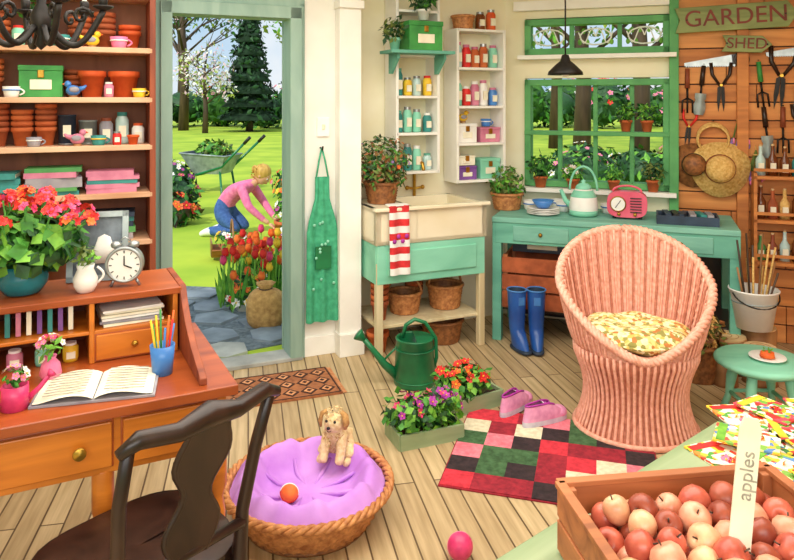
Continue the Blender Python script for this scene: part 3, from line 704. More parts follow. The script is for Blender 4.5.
# ---------------------------------------------------------------- counter
b=B(); b.box((.78,-.31,.805),(1.5,.6,.035),'counter'); b.box((.78,-.59,.72),(1.46,.025,.14),'mint_dark')
for x in (.35,.78,1.2): b.box((x,-.605,.72),(.36,.01,.1),'counter'); b.ball((x,-.615,.72),.014,'brass',seg=10,rings=6)
for x in (.06,1.5):
    for y in (-.57,-.05): b.box((x,y,.395),(.06,.06,.79),'mint_dark')
b.box((.78,-.28,.2),(1.46,.5,.02),'darkwood'); b.box((.78,-.02,.4),(1.4,.02,.76),'darkwood')
b.obj('counter_table',**at(WF,0,0),bev=.004)
CZ=.823
b=B()
for k in range(3):
    z=.06+.115*k
    for y in (-.16,.16): b.box((0,y,z),(.5,.015,.1),'terra2')
    for x in (-.245,.245): b.box((x,0,z),(.015,.32,.1),'crate')
b.box((0,0,.01),(.5,.32,.015),'crate')
for x in (-.23,.23):
    for y in (-.145,.145): b.box((x,y,.18),(.03,.03,.35),'crate')
b.obj('wooden_crate',**at(WF,.34,-.4,.211))
basket('wicker_basket',WF(.95,-.35,.211),0,.16,.2)
hingedbox('tool_box',WF,.34,-.36,.57,.4,.2,.1,'navy')
def boot(x,y,rz):
    b=B()
    def f(u,v):
        a=2*pi*u; z=.37*v
        rx=.040+.020*v; ry=rx+.006; off=0
        if z<.12: 
            t=(1-z/.12)**.7; ry=rx+.055*t; off=-.05*t
        return (rx*cos(a)*(1 if z>.02 else .9),off+ry*sin(a),z+.012)
    b.grid(f,24,20,'blue',True,True)
    b.grid(lambda u,v:((.056-.01*(1-v))*cos(-2*pi*u),(.062-.01*(1-v))*sin(-2*pi*u),.28+.102*v),24,3,'navy',True,True)
    b.torus((0,0,.382),.06,.005,'bluelt',sc=(1,1.1,1)); b.ball((0,-.05,.016),(.043,.105,.016),'navy',p=.7)
    b.box((0,-.061,.32),(.04,.006,.05),'bluelt')
    return b.obj('rubber_boot',loc=(x,y,0),rz=rz)
boot(.77,4.5,rad(20)); boot(.895,4.5,rad(-5))
b=B(); b.lathe([(.075,0),(.09,.01),(.095,.06),(.085,.13),(.06,.17),(.055,.18)],'white',seg=28); b.lathe([(.08,.12),(.0865,.13),(.062,.172)],'mint',seg=28); b.lathe([(.075,0),(.092,.01),(.0965,.04)],'mint',seg=28)
b.lathe([(.055,.175),(.05,.2),(.03,.215),(.012,.22),(.016,.235),(0,.245)],'mint',seg=24); b.tube([(-.08,0,.06),(-.12,0,.1),(-.15,0,.17)],[.022,.016,.012],'mint',10)
b.tube([(.09*cos(pi*t/14),0,.17+.16*sin(pi*t/14)) for t in range(15)],.008,'mint')
b.obj('enamel_kettle',**at(WF,.60,-.36,CZ))
b=B()
for k in range(4): b.lathe([(.05,0),(.055,.004),(.11,.016),(.108,.02),(.05,.008),(0,.008)],'white',(0,0,k*.011),seg=28)
b.lathe([(.04,0),(.075,.05),(.072,.05),(.038,.008),(0,.008)],'bluelt',(.0,0,.05),seg=24)
b.obj('plate_stack',**at(WF,.34,-.42,CZ))
for x,y in ((.22,-.22),(.45,-.22),(.4,-.1),(.75,-.2)): cup(WF,x,y,CZ,'white','bluelt',1.1)
b=B()
pr=[(.125*math.copysign(abs(cos(2*pi*k/32))**.6,cos(2*pi*k/32)),.085+.085*math.copysign(abs(sin(2*pi*k/32))**.6,sin(2*pi*k/32))) for k in range(32)]
b.prism(pr,.1,'pinkradio',TR((0,0,.012))); b.cyl((-.055,-.053,.1),.044,.012,'white',(pi/2,0,0),seg=24); b.torus((-.055,-.055,.1),.046,.005,'brass',(pi/2,0,0))
for k in range(6): b.box((.055,-.053,.05+.018*k),(.07,.01,.006),'darkwood')
b.box((-.055,-.062,.1),(.004,.003,.06),'black',(0,.6,0)); b.tube([(.09*cos(pi*t/12),0,.175+.04*sin(pi*t/12)) for t in range(13)],.007,'pinkradio')
for s_ in (-1,1): b.ball((s_*.05,-.055,.035),.012,'brass',seg=10,rings=6); b.cyl((s_*.08,0,.008),.012,.016,'black',seg=10)
b.obj('pink_radio',**at(WF,.88,-.38,CZ,0),bev=.006)
b=B(); b.box((0,0,.006),(.36,.22,.012),'navy')
for y in (-.105,.105): b.box((0,y,.03),(.36,.012,.05),'navy')
for x in (-.175,.175): b.box((x,0,.03),(.012,.22,.05),'navy')
for k in range(6): b.box((-.12+.05*k,0,.04),(.035,.17,.05),R.choice(['bk_teal','navy','black','bk_grey','redwood']),(0,0,R.uniform(-.2,.2)))
b.obj('tool_tray',**at(WF,1.24,-.42,CZ))
basket('herb_basket',WF(.06,-.25,CZ),0,.11,.11,fill=herbfill(420,.13,.1,['leaf','leaf2','herb']))
for x in (.86,1.0): potplant('potted_herb',WF,x,-.02,1.378,.042,.08,.08,['leafdk','leaf','leaf2'],n=200,ls=.04)
potplant('potted_herb',WF,.27,-.06,.967,.05,.08,.1,['leafdk','leaf'],n=220); potplant('potted_herb',WF,.5,-.06,.967,.045,.07,.07,['leaf2','leaf'],n=120,fl=['pink','white'],nf=12,fs=.018)
potplant('potted_herb',WF,.78,-.06,.967,.04,.07,.06,['leaf','leaf2'],n=120,ls=.035); potplant('potted_herb',WF,1.04,-.06,.967,.045,.08,.08,['leafdk','herb'],n=160,ls=.04)
# ---------------------------------------------------------------- pendant lamp, chandelier
b=B(); b.lathe([(.105,0),(.1,.02),(.06,.06),(.03,.085),(.02,.12),(0,.125)],'iron',seg=28); b.lathe([(.1,.002),(.055,.055),(0,.08)],'zinc',seg=28); b.ball((0,0,.015),.028,'white'); b.tube([(0,0,.12),(0,0,.79)],.005,'iron',6)
b.cyl((0,0,.785),.04,.02,'iron')
b.obj('pendant_lamp',loc=(1.01,4.2,1.75))
b=B(); b.lathe([(0,-.1),(.02,-.08),(.012,-.05),(.03,-.02),(.035,.02),(.015,.06),(.02,.1),(.008,.14),(.008,.68)],'iron',seg=16)
for k in range(6):
    a=2*pi*k/6+.2; pts=[]
    for t in range(15):
        q=t/14; r=.03+.17*q; z=-.02-.09*sin(q*pi)+.06*q; pts.append((r*cos(a),r*sin(a),z))
    b.tube(pts,.011,'iron',8)
    b.tube([((.13+.035*cos(t*.7)*(1-t/12))*cos(a),(.13+.035*cos(t*.7)*(1-t/12))*sin(a),.02+.035*sin(t*.7)*(1-t/12)) for t in range(11)],.007,'iron',6)
    c=(.20*cos(a),.20*sin(a),.04); b.lathe([(.008,0),(.033,.012),(.034,.018),(0,.014)],'iron',c,seg=16); b.lathe([(.014,.01),(.016,.05),(.012,.055)],'iron',c,seg=12); b.cyl((c[0],c[1],c[2]+.068),.008,.025,'paper',seg=12)
b.obj('chandelier',loc=(-1.22,2.4,1.87))
# ---------------------------------------------------------------- tools on wood wall
def wallobj(b,name,x,z,ex=0): return b.obj(name,loc=WF(x,-.03,z),rot=(0,ex,WF.rz),scale=1.12)
def fork(x,z,ex=0,hm='redwood'):
    b=B(); b.tube([(0,0,.0),(0,0,.12)],[.015,.013],hm); b.tube([(0,0,0),(0,-.01,-.06)],.006,'iron')
    for s_ in (-1,0,1): b.tube([(0,-.01,-.06),(s_*.028,-.012,-.075),(s_*.03,-.01,-.15)],.006,'iron',6)
    b.tube([(0,.015,.13),(0,-.02,.128)],.003,'iron',5); wallobj(b,'hand_fork',x,z,ex)
def trowel(x,z,ex=0):
    b=B(); b.tube([(0,0,0),(0,0,.12)],[.015,.013],'darkwood'); b.tube([(0,0,0),(0,-.01,-.05)],.006,'iron')
    for sg,o_ in ((1,-.012),(-1,-.010)): b.grid(lambda u,v:(sg*(u-.5)*2*.035*(sin(pi*(.25+.75*(1-v))) if v>.3 else .9),o_-.014*(1-(2*u-1)**2),-.05-.13*v),7,10,'zinc')
    b.tube([(0,.015,.13),(0,-.02,.128)],.003,'iron',5); wallobj(b,'trowel',x,z,ex)
def shears(x,z,ex=0,name='garden_shears',sc=1,hm='darkwood'):
    b=B(); b.T=TR(s=(sc,1,sc))
    for s_ in (-1,1):
        b.tube([(s_*.07,0,.17),(s_*.06,0,.08),(s_*.01,0,.0)],[.014,.013,.009],hm); b.prism([(0,.0),(s_*.022,-.02),(s_*.018,-.12),(s_*.002,-.2),(-s_*.006,-.1)],.006,'iron',TR((0,-.004*s_,0),(0,-s_*.08,0)))
    b.cyl((0,-.01,0),.01,.02,'brass',(pi/2,0,0),seg=12); b.T=Matrix(); b.tube([(-.062*sc,.015,.15*sc),(-.062*sc,-.03,.15*sc)],.003,'iron',5); wallobj(b,name,x,z,ex)
fork(1.26,1.68); trowel(1.35,1.7,.1); shears(1.47,1.7,0,sc=.8); fork(1.71,1.72,-.1,'boxgreen'); shears(1.83,1.76,.1); trowel(1.94,1.72); shears(2.04,1.7,0,'secateurs',.7,'red')
shears(1.27,1.42,.1,'secateurs',.6,'red'); trowel(1.74,1.42,-.1); fork(1.84,1.42); shears(1.95,1.43,0,'secateurs',.75); trowel(2.06,1.42,.1)
def saw(x,z):
    b=B(); b.prism([(-.16,-.01),(.12,-.04),(.12,.03),(-.16,.01)],.003,'steel'); b.torus((.155,0,-.005),.035,.011,'darkwood',(pi/2,0,0)); b.box((.12,0,0),(.03,.014,.06),'darkwood')
    for k in range(22): b.prism([(-.155+.0125*k,-.011-.0013*k),(-.149+.0125*k,-.018-.0013*k),(-.143+.0125*k,-.011-.0013*k)],.003,'steel')
    wallobj(b,'hand_saw',x,z,-.1)
saw(1.42,1.86); saw(1.92,1.92)
def bunch(x,z):
    b=B()
    for k in range(16):
        a=R.uniform(-.35,.35); L_=R.uniform(.14,.2); b.tube([(0,0,0),(L_*sin(a),-.01-R.random()*.02,-L_*cos(a))],.0025,'herb',5); b.ball((L_*sin(a),-.02,-L_*cos(a)),(.008,.008,.02),R.choice(['lavender','lavender','pink']),seg=7,rings=5)
    b.torus((0,-.008,-.03),.014,.004,'straw'); b.tube([(0,.015,.03),(0,-.01,0)],.003,'straw',5); wallobj(b,'dried_flower_bunch',x,z)
bunch(1.68,1.27); bunch(1.58,1.5)
b=B()
for k in range(5): b.torus((0,-.008*k,-.1-.004*k),.085+.003*(k%2),.006,'straw',(pi/2,0,0))
b.tube([(0,.01,0),(0,-.045,0)],.004,'iron',5); wallobj(b,'rope_coil',1.42,1.46)
def hat(name,x,z,r,tilt,m,band,yy=-.04):
    b=B(); b.lathe([(r,-.012),(r*1.0,0),(r*.55,.012),(r*.5,.03),(r*.46,.1),(r*.3,.125),(0,.13)],m,seg=36,fn=lambda a,z_:1+.03*sin(3*a) if z_<.01 else 1); b.lathe([(r*.525,.02),(r*.505,.05)],band,seg=36)
    b.obj(name,loc=WF(x,yy,z),rot=(rad(90)+tilt,0,WF.rz))
hat('straw_hat',1.46,1.14,.185,-.05,'straw','redwood',-.07)
hat('straw_hat',1.3,1.16,.15,-.05,'basket_dk','black')
def sign(name,body,x,z,w_,h_,size,ex,tm):
    b=B(); b.prism([(-w_/2,-h_/2),(w_/2-.06,-h_/2),(w_/2,0),(w_/2-.06,h_/2),(-w_/2,h_/2),(-w_/2+.03,0)],.022,'signwood')
    for s_ in (-1,1): b.cyl((s_*w_*.4,-.013,0),.006,.006,'iron',(pi/2,0,0),seg=10)
    o=b.obj(name,loc=WF(x,-.085,z),rot=(0,ex,WF.rz),bev=.003); text(name+'_lettering',body,size,tm,o,(0,-.012,0),(pi/2,0,0),.004)
sign('garden_sign','GARDEN',1.55,2.15,.74,.17,.155,rad(-2),'signred'); sign('small_sign','SHED',1.62,1.97,.3,.11,.1,rad(3),'signred')
b=B()
for z in (.55,.82,1.1): b.box((1.95,-.1,z),(.6,.17,.02),'plankwall2'); b.box((1.95,-.18,z+.05),(.6,.008,.02),'plankwall2')
for x in (1.66,2.24): b.box((x,-.1,.82),(.02,.17,.62),'plankwall2')
b.obj('bottle_rack',**at(WF,0,0))
def bottle(x,y,z,r,h,m):
    b=B(); b.lathe([(r,0),(r,h*.55),(r*.4,h*.72),(r*.35,h*.95),(r*.42,h)],m,seg=16); b.cyl((0,0,h*1.02),r*.3,h*.08,'logend',seg=10); b.box((0,-r*.93,h*.28),(r*1.1,.01,h*.3),'paper'); b.obj('glass_bottle',**at(WF,x,y,z))
for z in (.56,.83,1.11):
    for k in range(8): bottle(1.70+.07*k,-.1,z,.03,R.uniform(.15,.21),R.choice(['bottlebrown','glassjar','redwood','bk_green','terra2','bk_teal','straw']))
for x,y,r,h in ((1.95,4.16,.12,.2),(2.17,4.2,.1,.24),(2.06,3.97,.09,.2),(1.85,3.95,.07,.14)):
    b=B(); b.lathe([(r*1.04,0),(r,.02),(r*.98,h*.5),(r,h-.004)],'log',seg=18,fn=lambda a,z_:1+.04*sin(5*a)); b.cyl((0,0,h-.002),r*.95,.01,'logend',seg=24)
    for q in (.3,.6): b.torus((0,0,h+.003),r*q,.002,'log')
    b.obj('log_stump',loc=(x,y,0))
b=B(); b.lathe([(.1,0),(.135,.22),(.142,.225),(.138,.232),(.128,.225),(.096,.012),(0,.012)],'white',seg=30); b.torus((0,0,.16),.127,.004,'zinc')
b.tube([(.135*cos(-pi*t/12),-.02-.1*sin(pi*t/12),.21-.07*sin(pi*t/12)) for t in range(13)],.004,'iron')
for k in range(16):
    a=k*.7; L_=R.uniform(.34,.55); b.tube([(.04*cos(a),.04*sin(a),.02),(.13*cos(a),.13*sin(a),L_)],.006,R.choice(['log','straw','bark']),6)
b.obj('enamel_bucket',loc=(2.12,4.16,.25))
basket('twig_basket',(1.74,4.02,0),0,.12,.2,m='basket_dk',fill=herbfill(320,.14,.18,['straw','basket_dk','herb'],.06))
b=B(); b.lathe([(.0,.29),(.2,.29),(.215,.3),(.215,.315),(.2,.325),(0,.325)],'mint',seg=40); b.lathe([(.16,.27),(.17,.275),(.17,.29)],'mint_dark',seg=32)
for k in range(4):
    a=pi/4+k*pi/2; a2=a+pi/2; b.tube([(.12*cos(a),.12*sin(a),.29),(.14*cos(a),.14*sin(a),.2),(.155*cos(a),.155*sin(a),.1),(.19*cos(a),.19*sin(a),0)],[.022,.026,.016,.02],'mint',10)
    b.tube([(.152*cos(a),.152*sin(a),.12),(.152*cos(a2),.152*sin(a2),.12)],.01,'mint',8)
b.obj('round_stool',loc=(1.80,3.46,0))
b=B(); b.lathe([(.04,0),(.05,.004),(.085,.014),(.083,.018),(.045,.008),(0,.008)],'white',seg=30); b.lathe([(.0,.0),(.035,.006),(.03,.028),(0,.034)],'orange',(0,0,.008),seg=20); b.leaves((0,0,.045),(.025,.025,.01),14,.02,['leaf2'])
b.obj('plate',loc=(1.82,3.44,.3255))
# ---------------------------------------------------------------- watering can
b=B(); b.lathe([(.115,0),(.118,.01),(.105,.25),(.11,.256),(.1,.262),(.095,.25),(.1,.02),(0,.02)],'cangreen',seg=32); b.torus((0,0,.03),.117,.004,'cangreen'); b.torus((0,0,.2),.109,.004,'cangreen')
b.grid(lambda u,v:((.1*v)*cos(pi*(u-.5)),.1*v*sin(pi*(u-.5)),.262+.002*(1-v)),14,3,'cangreen')
b.tube([(-.1,0,.05),(-.17,0,.11),(-.24,0,.2),(-.29,0,.26)],[.03,.022,.016,.014],'cangreen',12); b.lathe([(.014,0),(.034,.045),(.035,.05),(0,.054)],'cangreen',(-.285,0,.255),r=(0,-.85,0),seg=20)
b.tube([(-.18,0,.13),(-.09,0,.22)],.006,'cangreen')
b.tube([(-.07,0,.26),(-.05,0,.33),(0,0,.36),(.06,0,.34),(.12,0,.25),(.125,0,.14),(.108,0,.08)],.011,'cangreen',10)
b.obj('watering_can',loc=(.10,3.96,0),rz=rad(6))
def trough(name,loc,rz,w_,d_,h_,fl,m='tablegreen',n=60,fs=.028):
    b=B()
    b.box((0,-d_/2,h_/2),(w_,.014,h_),m); b.box((0,d_/2,h_/2),(w_,.014,h_),m); b.box((-w_/2,0,h_/2),(.014,d_,h_),m); b.box((w_/2,0,h_/2),(.014,d_,h_),m); b.box((0,0,h_*.4),(w_-.01,d_-.01,h_*.75),'soil')
    for k in range(int(w_/.1)):
        cx=-w_/2+.05+k*.1+.01
        for yy in (-d_*.2,d_*.25):
            b.leaves((cx,yy,h_+.05),(.085,.08,.075),110,.045,['leaf','leafdk','leaf2'],asp=.7,shell=.2)
            b.flowers((cx,yy,h_+.08),(.07,.065,.055),int(n/6),fs,fl)
    b.obj(name,loc=loc,rz=rz)
trough('purple_flower_planter',(.13,3.33,0),rad(22),.32,.18,.07,['magenta','hotpink','magenta','magenta'],n=44,fs=.022)
trough('red_flower_planter',(.38,3.68,0),rad(30),.3,.18,.08,['red','orange','red'],n=48,fs=.024)
def shoe(x,y,rz):
    b=B()
    pl=[((.044+.009*sin(a)-.006*cos(2*a))*cos(a),.135*sin(a)) for a in [2*pi*k/32 for k in range(32)]]
    b.flatprism(pl,0,.024,'shoesole')
    def up(u,v):
        a=2*pi*u; s1=sin(a)
        w_=(.044+.009*s1-.006*cos(2*a)); rise=.075 if s1<0 else .075-.02*s1
        k=1-.12*v if s1<0 else 1-.12*v-.62*v*v*s1
        return (w_*cos(a)*(1-.42*v*v),.135*s1*k,.022+rise*v)
    b.grid(up,32,9,'shoe',True,True)
    b.grid(lambda u,v:((u-.5)*.046*(1-.3*v),.05-.075*v,.068+.035*v+.004*sin(pi*u)),6,6,'white')
    b.ball((0,.085,.034),(.043,.045,.03),'shoe')
    for k in range(4): b.tube([(-.022,.048-.018*k,.073+.008*k),(.022,.04-.018*k,.077+.008*k)],.0032,'magenta',5)
    b.tube([up(u/24,1) for u in range(24)],.005,'magenta',6,True)
    b.obj('pink_shoe',loc=(x,y,.012),rz=rz)
shoe(.61,3.60,rad(-42)); shoe(.73,3.46,rad(-62))
b=B(); nx,ny=7,6; cell=.125
seq=['rred','rgreen','rpink','rdk','rcream','darkred','rred','rdk','rpink','rgreen','darkred','rred']
for i in range(nx):
    for j in range(ny): b.box(((i-nx/2+.5)*cell,(j-ny/2+.5)*cell,.005),(cell,cell,.01),seq[(i*5+j*7+(i*j)%3)%12])
b.box((0,0,.003),(nx*cell+.012,ny*cell+.012,.005),'darkred')
b.obj('patchwork_rug',loc=(.70,3.14,.001),rz=rad(-16))
# doormat with diamond pattern
b=B(); b.flatprism([(-.32,-.19),(.32,-.19),(.32,.19),(-.32,.19)],0,.012,'matrug')
for i in range(6):
    for j in range(3):
        cx=-.25+i*.1; cy=-.115+j*.115
        for s_,m,z in ((.048,'matdark',.0135),(.03,'matlight',.015),(.014,'matdark',.0165)):
            b.flatprism([(cx-s_,cy),(cx,cy-s_*1.1),(cx+s_,cy),(cx,cy+s_*1.1)],.011,z,m)
for y in (-.182,.182): b.box((0,y,.0125),(.62,.008,.003),'matdark')
for s_ in (-1,1):
    b.box((s_*.31,0,.0125),(.008,.37,.003),'matdark')
    for k in range(25): b.box((s_*.33,-.18+k*.0152,.004),(.03,.005,.004),'matlight')
b.obj('doormat',loc=(-.66,3.88,.001),rz=rad(20))
# ---------------------------------------------------------------- foreground table
TF=frame(.19,1.43,40)
b=B()
for k in range(6): b.box((.32,-.075-k*.15,.64),(1.66,.146,.035),'tablegreen')
b.box((.32,-.03,.58),(1.56,.025,.09),'tablegreen'); b.box((.32,-.87,.58),(1.56,.025,.09),'tablegreen'); b.box((1.11,-.45,.58),(.025,.82,.09),'tablegreen'); b.box((-.47,-.45,.58),(.025,.82,.09),'tablegreen')
for x in (-.45,1.09):
    for y in (-.06,-.84): b.box((x,y,.31),(.06,.06,.62),'tablegreen')
b.obj('potting_table',**at(TF,0,0),bev=.004)
TZ=.6585
CR=rad(8); cc=(.60,1.295)
b=B(); w_,d_,h_=.47,.40,.14
for k in range(2):
    z=.037+k*.07
    for y in (-d_/2,d_/2): b.box((0,y,z),(w_,.012,.062),'crate')
    for x in (-w_/2,w_/2): b.box((x,0,z),(.012,d_,.062),'crate')
b.box((0,0,.006),(w_,d_,.01),'crate')
for x in (-1,1):
    for y in (-1,1): b.box((x*(w_/2-.015),y*(d_/2-.015),h_/2),(.024,.024,h_),'crate')
b.box((0,d_/2,h_+.002),(w_+.01,.022,.012),'crate'); b.box((0,-d_/2,h_+.002),(w_+.01,.022,.012),'crate')
for x in (-1,1): b.box((x*w_/2,0,h_+.002),(.022,d_,.012),'crate')
b.obj('apple_crate',loc=(cc[0],cc[1],TZ),rz=CR,bev=.002)
b=B()
def apple(b,c,r,m,rot):
    prof=[(0,-.82),(.25,-.95),(.6,-.85),(.88,-.45),(1,.05),(.93,.5),(.65,.82),(.3,.9),(.1,.78),(0,.68)]
    b.lathe([(p[0]*r,p[1]*r) for p in prof],m,c,seg=14,r=rot); T=b.T; b.T=T@TR(c,rot); b.tube([(0,0,r*.6),(r*.08,0,r*1.15)],.0016,'bark',5); b.T=T
for lay in range(3):
    nx,ny=(7,6) if lay<2 else (6,5)
    for i in range(nx):
        for j in range(ny):
            x=(i-(nx-1)/2)*.058+R.uniform(-.006,.006)+(.014 if j%2 else -.01); y=(j-(ny-1)/2)*.058+R.uniform(-.006,.006)
            apple(b,(x,y,.04+lay*.042+R.uniform(-.004,.008)),R.uniform(.026,.033),R.choice(['apple','apple2','apple3','appley','apple','apple2']),(R.uniform(-1.2,1.2),R.uniform(-1.2,1.2),R.uniform(0,6)))
b.obj('apple_pile',loc=(cc[0],cc[1],TZ+.004),rz=CR)
b=B(); b.prism([(-.019,-.16),(.019,-.16),(.019,.14),(.012,.16),(-.012,.16),(-.019,.14)],.006,'paper')
o=b.obj('plant_label',loc=(.62,1.255,.865),rot=(rad(-8),rad(8),rad(-8)),bev=.001); text('plant_label_lettering','apples',.034,'ink',o,(0,-.0035,.06),(pi/2,-pi/2,0),.0005)
k=0
for x,y,a in ((.86,1.84,20),(1.02,1.93,-15),(.98,1.77,40),(1.12,1.82,10),(1.10,2.06,30),(.84,1.71,-20),(1.2,1.93,55),(1.24,2.08,-10),(.95,1.9,60),(1.04,1.66,15),(.93,1.66,-35),(1.18,1.75,-30),(1.0,2.04,5),(1.12,1.94,80)):
    b=B(); b.box((0,0,.0025),(.12,.16,.005),['seed_a','seed_b','seed_c'][k%3]); b.box((0,.062,.0058),(.11,.022,.0012),['red','yellow','leaf2'][k%3]); b.box((0,-.02,.0056),(.06,.07,.001),['paper','seed_c','paper'][k%3]); b.flowers((0,-.02,.007),(.02,.02,.002),5,.014,['red','yellow','pink','orange'],'yellow')
    b.obj('seed_packet',loc=(x,y,TZ+.0072*(k%5)),rz=rad(a)); k+=1
# ---------------------------------------------------------------- garden
b=B(); b.flatprism([(-80,-20),(80,-20),(80,120),(-80,120)],-.12,-.055,'lawn'); b.obj('lawn')
b=B()
q1=LF(-1.0,.2)[:2]; b.flatprism([q1,LF(1.1,.45)[:2],(-.75,5.2),(-1.1,5.6),(-1.5,6.15),(-2.2,6.25),(-2.9,5.9),(-3.0,4.6)],-.06,-.048,'gravel')
for i in range(8):
    for j in range(5):
        x=-2.4+i*.32+R.uniform(-.04,.04)-j*.12; y=4.55+j*.34+R.uniform(-.04,.04)
        n=R.randint(5,7); pl=[(x+(.165+R.uniform(-.02,.02))*cos(2*pi*k/n+i),y+(.165+R.uniform(-.02,.02))*sin(2*pi*k/n+i)) for k in range(n)]
        ly=-(x+1.36)*sin(LF.rz)+(y-4.02)*cos(LF.rz)
        if ly>.34: b.flatprism(pl,-.055,-.03,R.choice(['stone','stone','stone2']))
b.obj('stone_path')
b=B()
b.leaves((0,0,.08),(.3,.5,.16),420,.11,['leafdk','leaf','leaf2'],asp=.3,shell=0)
for k in range(72):
    x=R.uniform(-.24,.24); y=R.uniform(-.46,.46); h=R.uniform(.24,.48)
    b.tube([(x,y,-.05),(x+.02,y,h)],.005,'leaf2',5)
    for q in range(2):
        a=R.uniform(0,6.28); b.add([(x,y,0),(x+.04*cos(a)-.012,y+.04*sin(a),h*.45),(x+.08*cos(a),y+.08*sin(a),h*.8),(x+.04*cos(a)+.018,y+.04*sin(a),h*.42)],[(0,1,2,3)],R.choice(['leaf','leaf2']))
    b.lathe([(.006,0),(.026,.02),(.03,.045),(.02,.07),(.022,.075),(0,.03)],['red','orange','yellow','red','orange','hotpink','orange'][k%7],(x+.02,y,h),seg=8)
b.flowers((0,0,.08),(.3,.5,.12),60,.035,['yellow','white','orange','red'])
b.obj('tulip_bed',loc=(-1.15,5.9,-.05))
b=B(); b.ball((0,0,.12),(.14,.11,.15),'sack',p=.7,seg=24,rings=14); b.lathe([(.05,.24),(.04,.27),(.07,.31),(.06,.31),(.03,.27)],'sack',seg=20,fn=lambda a,z_:1+.12*sin(7*a)); b.torus((0,0,.265),.045,.007,'bark'); b.obj('burlap_sack',loc=(-.96,5.12,-.045))
b=B()
for k in range(5):
    a=-.9+k*.45; b.box((0,.17*sin(a),.2-.17*cos(a)),(.42,.075,.01),'crate',(a,0,0))
for s_ in (-1,1): b.prism([(.17*sin(t*pi/8-pi/2),.2-.17*cos(t*pi/8-pi/2)) for t in range(9)],.012,'log',TR((s_*.21,0,0),(0,0,pi/2)))
b.tube([(0,.19*cos(pi*t/12),.2+.2*sin(pi*t/12)) for t in range(13)],.01,'log'); b.leaves((0,0,.2),(.18,.12,.08),160,.06,['leaf','leaf2']); b.flowers((0,0,.22),(.17,.11,.08),26,.03,['pink','white','yellow'])
b.obj('garden_trug',loc=(-1.72,7.3,-.05),rz=.3)
b=B()
tr=[(-.38,-.28,.62),(.38,-.32,.58),(.38,.32,.58),(-.38,.28,.62),(-.2,-.18,.3),(.26,-.2,.3),(.26,.2,.3),(-.2,.18,.3)]
b.add(tr,[(4,5,6,7),(0,1,5,4),(1,2,6,5),(2,3,7,6),(3,0,4,7)],'zinc'); b.add([(x*.97,y*.97,z+.012) for x,y,z in tr],[(7,6,5,4),(4,5,1,0),(5,6,2,1),(6,7,3,2),(7,4,0,3)],'navy'); b.tube([Vector(t) for t in tr[:4]],.015,'zinc',8,True)
for s_ in (-1,1):
    b.tube([(-.55,s_*.06,.2),(-.2,s_*.16,.27),(.3,s_*.24,.42),(.72,s_*.28,.82)],.02,'cangreen',8); b.tube([(.68,s_*.275,.78),(.78,s_*.28,.88)],.026,'black',8)
    b.tube([(.25,s_*.2,.36),(.3,s_*.24,0),(.38,s_*.24,0)],.018,'cangreen',8)
b.torus((-.55,0,.2),.17,.035,'black',(pi/2,0,0)); b.torus((-.55,0,.2),.13,.012,'red',(pi/2,0,0)); b.tube([(-.55,-.07,.2),(-.55,.07,.2)],.014,'zinc')
for k in range(6): b.tube([(-.55,0,.2),(-.55+.13*cos(k*pi/3),0,.2+.13*sin(k*pi/3))],.006,'zinc',6)
b.leaves((.05,0,.66),(.3,.24,.14),220,.12,['leaf','herb','leaf2'])
b.obj('wheelbarrow',loc=(-3.35,12.6,-.055),rz=rad(-12),scale=1.15)
# woman kneeling, facing +x
b=B()
V=[(-.14,0,.30),(-.05,0,.44),(.08,0,.56),(.22,0,.62),(.31,0,.66),(.37,0,.70),
   (-.08,.10,.27),(.16,.13,.10),(-.20,.11,.075),(-.30,.11,.05),(-.36,.11,.02),
   (-.08,-.10,.27),(.16,-.13,.10),(-.20,-.11,.075),(-.30,-.11,.05),(-.36,-.11,.02),
   (.22,.15,.60),(.34,.21,.40),(.50,.14,.24),(.56,.12,.20),
   (.22,-.15,.60),(.34,-.21,.40),(.50,-.14,.24),(.56,-.12,.20)]
E=[(0,1),(1,2),(2,3),(3,4),(4,5),(0,6),(6,7),(7,8),(8,9),(9,10),(0,11),(11,12),(12,13),(13,14),(14,15),(3,16),(16,17),(17,18),(18,19),(3,20),(20,21),(21,22),(22,23)]
rr=[(.16,.14),(.14,.125),(.14,.12),(.14,.11),.055,.045, .105,.08,.06,.04,.03, .105,.08,.06,.04,.03, .065,.05,.036,.026, .065,.05,.036,.026]
vs,fs,cs=skin(V,E,rr)
lb=['jeans','pinktop','pinktop','pinktop','skin','jeans','jeans','jeans','white','white','jeans','jeans','jeans','white','white','pinktop','pinktop','pinktop','skin','pinktop','pinktop','pinktop','skin']
sg=[(V[e[0]],V[e[1]],l) for e,l in zip(E,lb)]
b.add(vs,fs,[seg_label(c,sg) for c in cs],True)
b.T=TR((.42,0,.755),(0,rad(38),0))
def head(u,v):
    a=2*pi*u; ph=(v-.5)*pi; x=.098*cos(ph)*cos(a); y=.075*cos(ph)*sin(a); z=.115*sin(ph)
    if z<0: x+=.012*(-z/.115) ; y*=1-.25*(-z/.115)
    if cos(a)>.9 and abs(z+.015)<.025: x+=.02*(1-abs(z+.015)/.025)*((cos(a)-.9)/.1)
    return (x,y,z)
b.grid(head,32,20,'skin',True,True)
for s_ in (-1,1): b.ball((.086,s_*.03,.012),(.01,.014,.008),'white',seg=10,rings=6); b.ball((.094,s_*.03,.012),.006,'eye',seg=8,rings=5); b.tube([(.094,s_*.015,.03),(.09,s_*.045,.032)],.003,'hair',5); b.ball((.0,s_*.078,.0),(.018,.008,.026),'skin',seg=10,rings=6)
b.tube([(.097,-.02,-.05),(.103,0,-.053),(.097,.02,-.05)],.0045,'lip',6)
b.ball((-.018,0,.028),(.105,.09,.105),'hair',seg=20,rings=12); b.ball((-.115,0,.0),(.05,.04,.045),'hair'); b.leaves((-.06,0,-.02),(.06,.08,.09),120,.07,['hair'],up=-1,asp=.25,shell=.7)
b.T=Matrix()
